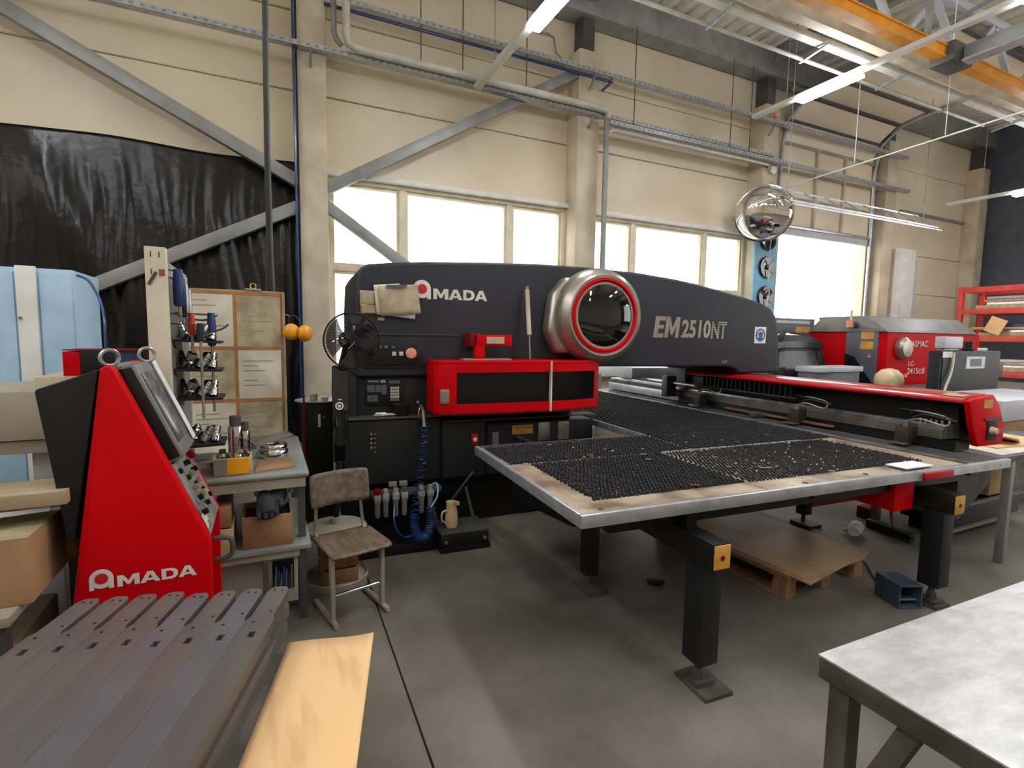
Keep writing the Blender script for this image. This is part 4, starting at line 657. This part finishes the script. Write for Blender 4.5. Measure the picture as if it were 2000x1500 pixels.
for bI,(z,yb) in enumerate(((1.595,3.22),(1.443,3.22),(1.29,3.22),(1.03,3.26))):
    br = MB().add([(-.429,yb-.1,z),(-.429,yb+.2,z),(-.22,yb+.2,z-.01),(-.22,yb-.02,z-.01),(-.429,yb-.1,z+.012),(-.429,yb+.2,z+.012),(-.22,yb+.2,z+.002),(-.22,yb-.02,z+.002)],[(0,1,2,3),(7,6,5,4),(0,4,5,1),(1,5,6,2),(2,6,7,3),(3,7,4,0)]).part('tool_bracket','black_paint',ts); MB().prism([(yb-.1,z),(yb+.2,z),(yb+.2,z-.055),(yb-.02,z-.035)],'x',-.429,-.423).part('gusset','steel_dark',br)
    for k in range(6):
        o = bpy.data.objects.new('collet',cm); COL.objects.link(o); x_,y_ = -.39+.06*(k%3),yb+.02+.1*(k//3); o.location = (x_,y_,z+.012-.05*(x_+.429)); o.rotation_euler = (.25,.45+.1*(k%2),k)
        tag(o,'%s chrome collet, %s, on the %s tool bracket'%(('front','rear')[k//3],('nearest the panel','middle one','outermost')[k%3],NB[bI]),'collet','collets on the tool brackets')
def hung(label,y,z0,z1,zs,mg,x=-.385,r=.015):
    t = thing('hand_tool',label,'tool',(x,y,zs),group='tools hung on the tool panel'); MB().lathe([(r*.7,0),(r,.01),(r*1.05,(z1-z0)*.6),(r*.8,z1-z0)],(x,y,z0),(0,0,1),12).part('grip',mg,t); MB().cyl((x,y,zs),(x,y,z0+.001),.0065,n=8).part('shaft','silver',t); MB().cyl((x,y,z1-.01),(-.429,y,z1-.004),.004,n=6).part('hook','steel_dark',t)
hung('thick blue grip tool at the top of the tool panel',3.03,1.77,1.95,1.73,'blue_paint',-.38,.024); hung('white ratchet tool beside the thick blue grip',3.11,1.79,1.92,1.7,'paper'); hung('curved dark plier handles high on the tool panel',3.2,1.72,1.92,1.68,'black_paint'); hung('bright wrench hanging behind the plier handles',3.32,1.7,1.9,1.66,'galv'); hung('second bright wrench nearest the notice board',3.44,1.68,1.88,1.64,'galv')
hung('left long grey rod with dark grip hanging on panel',3.08,1.6,1.69,1.2,'glove_dark',-.3,.019); hung('right long grey rod with blue grip hanging on panel',3.26,1.57,1.75,1.21,'blue_paint',-.265,.021); hung('orange red handled tool in the middle of the panel',3.11,1.63,1.74,1.54,'rack_red',-.34,.015)
MB().tube(spl([(-.425,3.24,1.62),(-.33,3.22,1.63),(-.22,3.21,1.66),(-.18,3.21,1.69)],12),.006,6).part('long_hook','steel_dark',ts); MB().tube(spl([(-.425,3.32,1.73),(-.31,3.32,1.71),(-.24,3.32,1.74)],8),.006,6).part('long_hook','steel_dark',ts)
# ================================================================ NOTICE BOARD, EAR MUFFS
nb = thing('notice_board','worn notice board with brown taped papers behind the bench','notice board',(-.17,4.07,.891)); MB().box(-.49,.125,4.05,4.08,.891,1.935).part('backing','ply',nb,bev=.003); MB().box(.112,.128,4.035,4.05,.9,1.93).part('metal_edge','silver',nb)
xs_,zs_ = [-.48,-.187,.108],[.895,1.174,1.537,1.915]
for i in range(2):
    for j in range(3):
        pg = MB().box(xs_[i]+.008,xs_[i+1]-.008,4.047,4.05,zs_[j]+.01,zs_[j+1]-.01).part('paper','paper_dirty' if (i+j)%2 else 'paper',nb)
        for k in range(7):
            if (i*5+j*3+k)%4: MB().box(xs_[i]+.04,xs_[i]+.13+.1*((k*7+i)%3)/2,4.0462,4.047,zs_[j+1]-.06-.034*k,zs_[j+1]-.052-.034*k).part('print_line','beige_dark',pg)
for x in xs_: MB().box(x-.011,x+.011,4.0455,4.0475,.895,1.925).part('tape','tape',nb)
for z in zs_[1:]: MB().box(-.48,.11,4.0448,4.0454,z-.012,z+.012).part('tape','tape',nb)
MB().box(-.12,-.02,4.04,4.09,1.935,1.95).part('clip','beige_dark',nb,bev=.004); MB().tube([(-.07+.018*math.cos(t),4.06,1.965+.02*math.sin(t)) for t in [2*PI*k/14 for k in range(15)]],.005,6).part('clip_ring','brass',nb)
em = thing('ear_muffs','yellow ear muffs hanging at the notice board edge','ear muffs',(.19,4.03,1.58))
for c,a in (((.17,4.0,1.655),(.5,-1,.15)),((.26,3.99,1.645),(1,-.5,-.1))): MB().lathe([(.03,-.04),(.054,-.03),(.06,0),(.047,.027),(.027,.038)],c,a,18).part('cup','yellow',em)
MB().tube(spl([(.16,4.02,1.69),(.15,4.02,1.75),(.19,4.02,1.77),(.23,4.02,1.72),(.24,4.02,1.68)],14),.006,6).part('headband','dark_rubber',em); MB().tube([(.17,4.03,1.765),(.125,4.06,1.78)],.004).part('hook','steel',em)
# ================================================================ FAR LEFT
bl_ = thing('tall_cabinet','tall pale blue steel cabinet at the left edge','cabinet',(-1.9,4.8,0)); MB().box(-2.6,-1.17,4.5,5.1,0,2.05).part('body','lightblue',bl_,bev=.01); MB().box(-1.465,-1.36,4.47,4.5,0,2.06).part('door_post','white_paint',bl_,bev=.006); MB().box(-2.58,-1.48,4.488,4.4995,.05,2.02).part('door','lightblue',bl_,bev=.004); MB().box(-1.35,-1.18,4.488,4.4995,.05,2.02).part('door','lightblue',bl_,bev=.004); MB().cyl((-1.45,4.47,1.72),(-1.45,4.46,1.72),.01).part('lock','steel',bl_)
MB().tube(spl([(-1.16,4.55,2.02),(-1.09,4.52,1.98),(-1.03,4.5,1.85),(-1.0,4.45,1.7),(-.99,4.4,1.5),(-.99,4.4,.012)],20),.009,7).thing('air_hose','hose_blue','thin blue hose arching from the pale blue cabinet','hose')
bt = thing('beige_machine','beige sheet metal machine table behind the console','machine',(-1.3,3.3,0)); MB().box(-1.8,-.87,3.0,3.6,1.15,1.37).part('body','beige_dark',bt,bev=.006); MB().box(-1.8,-.87,3.02,3.6,1.085,1.145).part('lower_rail','beige_dark',bt,bev=.004); MB().box(-.96,-.5,3.06,3.55,1.371,1.43).part('raised_tray','beige',bt,bev=.004)
for x in (-1.75,-1.5,-1.0): MB().box(x,x+.09,3.1,3.2,0,1.085).part('leg','pale_grey',bt,bev=.004)
rbx = thing('red_black_box','red and dark blue instrument box behind the console','box',(-.7,3.15,1.431)); MB().box(-.86,-.795,3.08,3.3,1.431,1.545).part('red_end','red',rbx,bev=.003); MB().box(-.794,-.55,3.08,3.3,1.431,1.55).part('case','black_paint',rbx,bev=.003); MB().box(-.66,-.57,3.076,3.08,1.44,1.535).part('blue_face','blue_paint',rbx); MB().box(-.86,-.55,3.08,3.3,1.551,1.555).part('lid','red_dark',rbx)
MB().beam((-1.35,2.42,1.045),(-.66,2.42,1.05),.22,.05).thing('wooden_board','ply','pale wooden board lying on cartons left of the console','board',bev=.004)
MB().obox((-.86,2.4,1.008),(.26,.18,.018),(0,0,.2)).thing('foam_wrap','pale_grey','grey foam sheet under the pale wooden board','foam',bev=.004)
def carton(label,x0,x1,y0,y1,z0,z1,rz=0):
    t = thing('cardboard_box',label,'box',((x0+x1)/2,(y0+y1)/2,z0),rz,'cartons at the left edge'); t.location = ((x0+x1)/2,(y0+y1)/2,z0)
    MB().box(x0,x1,y0,y1,z0,z1).part('carton','card_brown',t,bev=.004); MB().box(x0+.002,x1-.002,y0+.002,(y0+y1)/2-.003,z1+.0005,z1+.005).part('flap','ply',t); MB().box(x0+.002,x1-.002,(y0+y1)/2+.003,y1-.002,z1+.0005,z1+.005).part('flap','ply',t); MB().box((x0+x1)/2-.03,(x0+x1)/2+.03,y0-.001,y0,z0+.02,z1).part('parcel_tape','tape',t)
carton('brown carton under the pale wooden board',-1.2,-.735,2.2,2.55,.725,.95); carton('second carton behind the first one beside console',-.92,-.72,2.6,2.9,.725,.96)
sd = thing('side_table','low grey table holding the cartons at left','table',(-1.1,2.4,0)); MB().box(-1.7,-.77,2.12,2.95,.69,.724).part('top','beige_dark',sd,bev=.004); MB().box(-1.7,-.78,2.15,2.9,.2,.22).part('shelf','beige_dark',sd)
for x,y in ((-1.68,2.15),(-.83,2.15),(-.83,2.88),(-1.68,2.88)): MB().box(x,x+.04,y,y+.04,0,.69).part('leg','steel_dark',sd)
carton('carton on the floor shelf under the left table',-1.3,-.85,2.3,2.8,.221,.5)
# ================================================================ ON THE FLOOR UNDER THE TABLE
pl = thing('wooden_pallet','wooden pallet with stained brown board under the table','pallet',(3.35,2.7,0),math.radians(1))
pl.location = (3.35,2.7,0); ORG[pl.name] = (0,0,0)
for x in (-.36,0,.36):
    for y in (-.55,0,.55): MB().box(x-.05,x+.05,y-.05,y+.05,.02,.1).part('block','wood',pl,bev=.004)
    MB().box(x-.05,x+.05,-.6,.6,0,.02).part('bottom_plank','wood',pl,bev=.002)
for y in (-.55,0,.55): MB().box(-.4,.4,y-.05,y+.05,.1,.12).part('cross_plank','wood',pl,bev=.002)
for k in range(5): MB().box(-.4+.17*k,-.28+.17*k,-.6,.6,.12,.14).part('top_plank','wood',pl,bev=.002)
MB().prism([(3.0,1.97),(3.86,2.12),(3.78,3.3),(2.9,3.2)],'z',.1415,.152).thing('stained_board','board_tan','brown stained cardboard sheet lying on the pallet','cardboard'); MB().prism([(3.02,2.02),(3.72,2.06),(3.7,3.2),(2.95,3.2)],'z',.1525,.158).thing('cardboard_layer','board_tan','upper stained sheet on the pallet with a dark patch','cardboard')
glove('white work glove lying on the bright floor beyond pallet',(4.39,2.54,.03),2.0,'glove_white',.0,sc=1.25)
br_ = thing('floor_broom','dark broom head with leaning handle beyond the table','broom',(4.8,2.5,0)); MB().beam((4.83,2.68,.05),(4.77,2.3,.05),.07,.05).part('head','black_paint',br_,bev=.01); MB().beam((4.83,2.68,.012),(4.77,2.3,.012),.06,.026).part('bristles','glove_dark',br_); MB().cyl((4.79,2.46,.06),(4.62,2.5,.82),.013).part('handle','wood',br_)
MB().box(5.02,5.14,2.75,2.9,0,.1).thing('small_carton','red_dark','dark red small box behind the broom','box',bev=.004)
fp = thing('foot_pedal','blue grey foot pedal box open at the front','pedal',(3.6,1.78,0),0); fp.location = (3.6,1.79,0); fp.rotation_euler = (0,0,math.radians(-22)); ORG[fp.name] = (0,0,0)
MB().box(-.075,.075,-.1,.1,0,.012).part('base','pedal',fp); MB().box(-.075,.075,-.1,.1,.14,.15).part('top','pedal',fp,bev=.003); MB().box(-.075,-.067,-.1,.1,.013,.139).part('side','pedal',fp); MB().box(.067,.075,-.1,.1,.013,.139).part('side','pedal',fp); MB().box(-.066,.066,.09,.1,.013,.139).part('rear','pedal',fp); MB().obox((0,-.03,.04),(.11,.11,.012),(-.25,0,0)).part('tread','slate',fp,bev=.003)
MB().tube(spl([(3.64,1.88,.02),(3.8,2.05,.008),(4.0,2.25,.008),(3.9,2.45,.008),(4.2,2.8,.008)],24),.006,6).thing('pedal_cable','dark_rubber','thin dark cable running from the foot pedal','cable')
MB().lathe([(.055,0),(.06,.01),(.03,.016),(0,.016)],(2.35,2.62,0),(0,0,1),20).thing('floor_drain_cover','black_paint','dark round cover on the floor under the table','cover',org=(2.35,2.62,0))
# ================================================================ RIGHT: CHUTE TABLE AND STOCK
ct = thing('chute_table','dark grey steel table with sloping chute right of press','table',(5.3,2.3,0)); MB().box(4.72,6.4,1.78,2.75,.79,.83).part('top','steel_dark',ct,bev=.004)
for x,y in ((4.94,1.79),(6.3,1.79),(4.94,2.68),(6.3,2.68)): MB().box(x,x+.055,y,y+.055,0,.79).part('leg','grey_cover',ct,bev=.003)
MB().prism([(4.46,.8),(4.72,.79),(4.92,.79),(4.92,.6),(4.5,.36),(4.46,.4)],'y',1.9,2.5).part('chute','steel_dark',ct,bev=.006); MB().beam((4.44,1.93,.37),(4.94,1.93,.62),.03,.03).part('chute_edge','grey_cover',ct)
MB().prism([(4.85,1.82),(5.6,1.8),(5.65,2.1),(4.95,2.15)],'z',.831,.834).thing('paper_sheet','paper','loose pale paper on the chute table','paper'); MB().prism([(5.1,1.95),(5.9,1.85),(6.0,2.3),(5.2,2.3)],'z',.836,.842).thing('cardboard_offcut','cardboard','cardboard offcut on the papers of the chute table','cardboard'); MB().obox((5.45,2.05,.875),(.34,.2,.004),(.1,.22,.3)).thing('curled_sheet','paper','curled pale sheet leaning on the cardboard offcut','paper',org=(5.45,2.05,.843))
MB().box(6.5,8.3,2.45,3.2,.0,.66).thing('storage_crate','bench_side','dark steel crate beyond the chute table','crate',bev=.01); MB().box(6.5,8.2,2.46,3.15,.661,.88).thing('large_carton','card_brown','large brown carton on the dark steel crate','box',bev=.01); MB().box(6.45,8.3,2.45,3.18,.881,1.09).thing('wrapped_sheets','pale_grey','pale wrapped stack of sheets on the large carton','sheets',bev=.01)
lr = thing('low_rack','low dark rack with rails below the chute table','rack',(5.7,2.35,0)); MB().box(5.15,6.28,2.2,2.6,.1,.28).part('body','black_paint',lr,bev=.005); MB().box(5.1,6.28,2.17,2.2,.28,.3).part('rail','grey_cover',lr); MB().box(5.1,6.28,2.17,2.2,.08,.1).part('rail','grey_cover',lr)
for x in (5.2,6.2): MB().box(x,x+.05,2.25,2.55,0,.1).part('foot','black',lr)
MB().box(5.75,6.2,2.22,2.55,.301,.56).thing('wooden_box','wood_light','light wooden box on the low dark rack','box',bev=.004)
# ================================================================ RIGHT: LASER MACHINE
la = thing('laser_machine','red and grey laser cutting machine with white lettering','machine',(9.7,5.2,0))
MB().box(8.4,11.05,4.6,5.85,.9,1.79).part('body','red',la,bev=.02); MB().prism([(4.58,1.79),(4.62,1.83),(4.88,2.04),(5.62,2.04),(5.86,1.79)],'x',8.36,10.95).part('roof','grey_cover',la,bev=.03)
MB().box(8.6,11.2,4.75,5.8,.0,.899).part('base','black_paint',la); MB().box(8.375,8.4,4.72,5.2,.95,1.8).part('end_panel','slate',la,bev=.004)
for z in (1.69,1.53): MB().box(8.37,8.375,4.78,4.97,z-.005,z+.115).part('yellow_label','sticker',la)
MB().prism([(4.72,.95),(5.2,.95),(5.2,1.45),(5.05,1.4)],'x',8.369,8.375).part('black_guard','black',la); MB().add([(8.374,4.8,1.4),(8.374,4.86,1.4),(8.374,4.83,1.46)],[(0,1,2)]).part('warning_triangle','yellow',la)
MB().lathe([(.17,0),(.17,.06),(.13,.1),(.02,.11)],(8.76,4.6,1.55),(0,-1,0),20).part('hooded_port','silver',la); MB().box(8.9,8.98,4.595,4.6,1.1,1.16).part('yellow_sticker','yellow',la)
text('LASMAC','lettering','white_text',la,front(4.6),(8.97,9.48,1.575,1.67),offset=.01,depth=.004); text('LC-','lettering','white_text',la,front(4.6),(8.98,9.16,1.28,1.35),offset=.01,depth=.004); text('2415αII','lettering','white_text',la,front(4.6),(8.97,9.44,1.15,1.245),offset=.01,depth=.004)
MB().cyl((8.35,5.05,1.9),(8.2,5.05,1.9),.05).part('lamp_arm','steel_dark',la); MB().cyl((8.2,5.05,1.86),(8.2,5.05,1.97),.05).part('beacon','orange_glow',la); MB().cyl((8.22,5.05,1.97),(8.22,5.05,2.12),.015).part('aerial','paper',la)
lb = thing('laser_bed','dark long bed in front of the red laser machine','machine bed',(9.3,4,0)); MB().box(7.15,11.4,3.5,4.5,.62,1.0).part('bed','bench_side',lb,bev=.02); MB().box(7.3,11.3,3.6,4.4,0,.619).part('base','black_paint',lb)
dc = thing('dark_cabinet','dark navy electric cabinet in front of red laser machine','cabinet',(7.9,3.42,0)); MB().box(7.22,8.65,3.36,3.49,.0,1.55).part('body','navy_low',dc,bev=.015); MB().box(7.26,8.61,3.35,3.36,.5,1.52).part('door','navy_low',dc,bev=.006); MB().box(7.78,8.22,3.342,3.35,1.33,1.48).part('rating_plate','paper_white',dc); MB().box(7.86,8.13,3.34,3.342,1.36,1.45).part('plate_print','slate',dc); MB().box(7.24,7.44,3.342,3.35,1.47,1.54).part('label','paper_white',dc); MB().box(8.66,8.8,3.38,3.46,1.2,1.4).part('side_box','steel_dark',dc,bev=.008); MB().tube(spl([(7.45,3.33,1.53),(7.4,3.32,1.3),(7.25,3.3,1.1),(7.2,3.3,.9)],12),.014).part('cable','beige',dc)
MB().box(7.32,7.72,3.37,3.48,1.58,1.72).box(7.36,7.68,3.39,3.47,1.551,1.58).thing('printer_box','pale_grey','pale blue grey device on the dark navy cabinet','device',bev=.012); MB().lathe([(.06,0),(.065,.02),(.05,.03),(.05,.11),(.04,.12)],(7.98,3.43,1.551),(0,0,1),16).thing('signal_horn','black_paint','black round horn on the dark navy cabinet','horn',org=(7.98,3.43,1.551)); MB().box(8.28,8.4,3.4,3.46,1.551,1.585).thing('small_device','paper_white','small white box on the right end of navy cabinet','device',bev=.006)
MB().lathe([(.1,0),(.15,.05),(.165,.14),(.15,.22),(.09,.28),(.02,.3)],(7.4,4.0,1.0),(0,0,1),24).thing('plastic_drum_bag','enamel','pale rounded plastic bag standing on the laser bed','bag',org=(7.4,4.0,1.0))
# grey enclosures behind
ge = thing('grey_enclosure','slate grey machine enclosure beside the door opening','enclosure',(8.4,6.3,0)); MB().box(7.7,8.75,6.0,6.9,0,2.02).part('body','slate',ge,bev=.015); MB().box(8.25,8.62,5.994,6.0,1.78,1.88).part('yellow_label','sticker',ge); MB().box(7.75,8.6,5.99,6.0,1.93,1.98).part('light_strip','pale_grey',ge); MB().add([(7.76,5.996,1.62),(7.9,5.996,1.62),(7.83,5.996,1.75)],[(0,1,2)]).part('warning_triangle','yellow',ge)
gc = thing('clear_enclosure','pale framed enclosure with clear panels left of laser machine','enclosure',(9.4,6.2,0))
for x in (8.78,9.3,9.95): MB().box(x,x+.04,5.9,5.94,0,2.05).part('frame_post','pale_grey',gc)
for z in (.95,1.5,2.02): MB().box(8.78,9.99,5.9,5.94,z,z+.03).part('frame_rail','pale_grey',gc)
for a,b in ((8.82,9.3),(9.34,9.95)):
    for c,d in ((.98,1.5),(1.53,2.02)): MB().box(a,b,5.915,5.925,c,d).part('pane','clear_plastic',gc)
MB().box(8.78,9.99,6.2,6.8,0,1.6).part('inner_body','pale_grey',gc,bev=.01)
# covered machine: creased black film over a block with a hood on top
cvm = MB(); rings = [(0.0,.82,.72),(.55,.78,.68),(.95,.7,.6),(1.25,.62,.5),(1.48,.56,.44),(1.52,.5,.4),(1.53,.62,.42),(1.62,.6,.38),(1.72,.34,.24),(1.75,.06,.05)]
nseg = 18
for z,a,b in rings:
    for k in range(nseg):
        t = 2*PI*k/nseg; c,s = math.cos(t),math.sin(t); e = .3; w = 1+.07*math.sin(5*t+z*3)*(z > .1)+.05*math.sin(8*t-z*5)*(z > .1)
        cvm.v.append((7.35+a*w*math.copysign(abs(c)**e,c), 5.5+.6*b*w*math.copysign(abs(s)**e,s), z+.02*math.sin(7*t)*(z > .1)))
m_ = len(rings); cvm.f += [(j*nseg+i,j*nseg+(i+1)%nseg,(j+1)*nseg+(i+1)%nseg,(j+1)*nseg+i) for j in range(m_-1) for i in range(nseg)]+[tuple((m_-1)*nseg+i for i in range(nseg))]
cvm.thing('covered_machine','plastic_bag','machine draped in creased black plastic behind the press','covered machine',ang=12)
lbx = thing('low_control_box','grey flat control box behind the red carriage','box',(7.5,4.85,0)); MB().box(6.98,7.95,4.7,5.0,0,1.2).part('pedestal','slate',lbx,bev=.01); MB().box(6.95,7.97,4.66,5.02,1.2,1.28).part('lid','pale_grey',lbx,bev=.015)
# ================================================================ RED RACK AT THE END WALL
rk = thing('storage_rack','tall red storage rack with sheets at the far right','rack',(14.9,4.5,0))
for y in (6.4,3.4,1.0):
    for x in (14.45,15.4): MB().box(x,x+.1,y,y+.1,0,2.92).part('upright','rack_red',rk,bev=.006)
lv_ = [2.85,2.36,1.75,.98]
for z in lv_:
    for x in (14.45,15.4): MB().box(x+.01,x+.09,1.0,6.5,z-.07,z+.05).part('shelf_beam','rack_red',rk,bev=.006)
    for y in (6.42,3.42): MB().box(14.55,15.4,y,y+.06,z-.05,z+.05).part('cross_beam','rack_red',rk)
nm = ['top','upper','middle','lower']
for j,z in enumerate(lv_[1:]):
    for k,(dz_,y1,m,l) in enumerate(((.051,6.2,'wood_light','pale timber pallet boards'),(.135,6.1,'galv','bright steel sheets'),(.2,6.25,'wood_light','thin timber packing layer'),(.262,6.0,'blue_paint' if j == 1 else 'pale_grey','wrapped blue sheets' if j == 1 else 'pale grey sheets'))):
        MB().box(14.57,15.38,1.2,y1-.1*((k+j)%3),z+dz_,z+dz_+(.08 if k == 0 else .055)).thing('sheet_stack',m,'%s on the %s shelf of the red rack'%(l,nm[j+1]),'sheets',group='stock on the red rack',bev=.004)
MB().obox((14.44,5.75,2.03),(.03,.3,.34),(.4,0,0)).thing('paper_flap','cardboard','torn paper flap hanging from the red rack','paper',org=(14.44,5.75,1.9))
# ================================================================ ON THE WALL, RIGHT
mr = thing('convex_mirror','large round convex traffic mirror on the third pillar','mirror',(8.5,6.95,3.3)); nrm = Vector((-.72,-.62,-.2)).normalized(); mc = Vector((8.42,6.92,3.98))
MB().lathe([(.49,.0),(.48,.02)]+[(.48*math.cos(t),.02+.2*math.sin(t)) for t in [PI/2*k/10 for k in range(1,10)]]+[(.005,.221)],mc,nrm,56).part('mirror_dome','mirror',mr,ang=60); MB().lathe([(.49,-.03),(.51,-.02),(.51,.02),(.485,.03)],mc,nrm,56).part('rim','chrome',mr); MB().lathe([(.48,-.005),(.3,-.09),(.1,-.13),(.01,-.13)],mc,nrm,40).part('back_shell','pale_grey',mr); MB().tube([mc-nrm*.13,(9.0,7.2,4.1),(9.02,7.34,4.1)],.03,8).part('arm','steel_grey',mr)
fb = thing('fan_board','pale blue board with three dark round discs below the mirror','board',(9.03,7.3,2.1)); MB().box(8.7,9.3,7.29,7.335,1.6,3.85).part('board','skyblue',fb,bev=.006)
for z in (3.62,3.08,2.5):
    f = MB().lathe([(.21,0),(.215,.03),(.2,.05),(.05,.04),(.04,.07),(0,.07)],(9.02,7.288,z),(0,-1,0),28).part('round_disc','black_gloss',fb); MB().tube(spl([(9.02,7.22,z-.3),(9.02,7.2,z-.02),(9.06,7.2,z+.06),(9.0,7.2,z+.12),(8.95,7.2,z+.07)],14),.008,5).part('bent_wire','paper_white',f)
ac = thing('air_curtain','tall white air curtain housing right of the door','air curtain',(14.05,7.5,1.2)); MB().prism([(13.62,7.69),(13.62,7.45),(13.72,7.35),(14.3,7.35),(14.4,7.45),(14.4,7.69)],'z',1.2,3.86).part('housing','white_paint',ac,bev=.01); MB().box(14.42,14.6,7.45,7.69,1.2,3.88).part('side_duct','pale_grey',ac,bev=.01); MB().box(13.45,13.55,7.58,7.69,3.5,3.68).part('red_signal','rack_red',ac,bev=.01)
for z in (2.1,2.9): MB().box(13.58,13.62,7.5,7.69,z,z+.03).part('bracket','galv',ac)
cs = thing('alarm_siren','small round white siren high on the third pillar','siren',(9.05,7.3,4.9)); MB().lathe([(.03,0),(.06,.03),(.075,.09),(.06,.1)],(9.05,7.345,4.95),(0,-1,0),18).part('horn','white_paint',cs); MB().cyl((9.05,7.347,4.95),(9.05,7.3,4.95),.02).part('mount','steel_grey',cs)
MB().lathe([(.05,0),(.06,.05),(.05,.1)],(8.98,7.3,5.95),(0,-1,0),14).thing('orange_signal_lamp','orange_glow','small orange lamp near the top of the third pillar','lamp',org=(8.98,7.3,5.9))
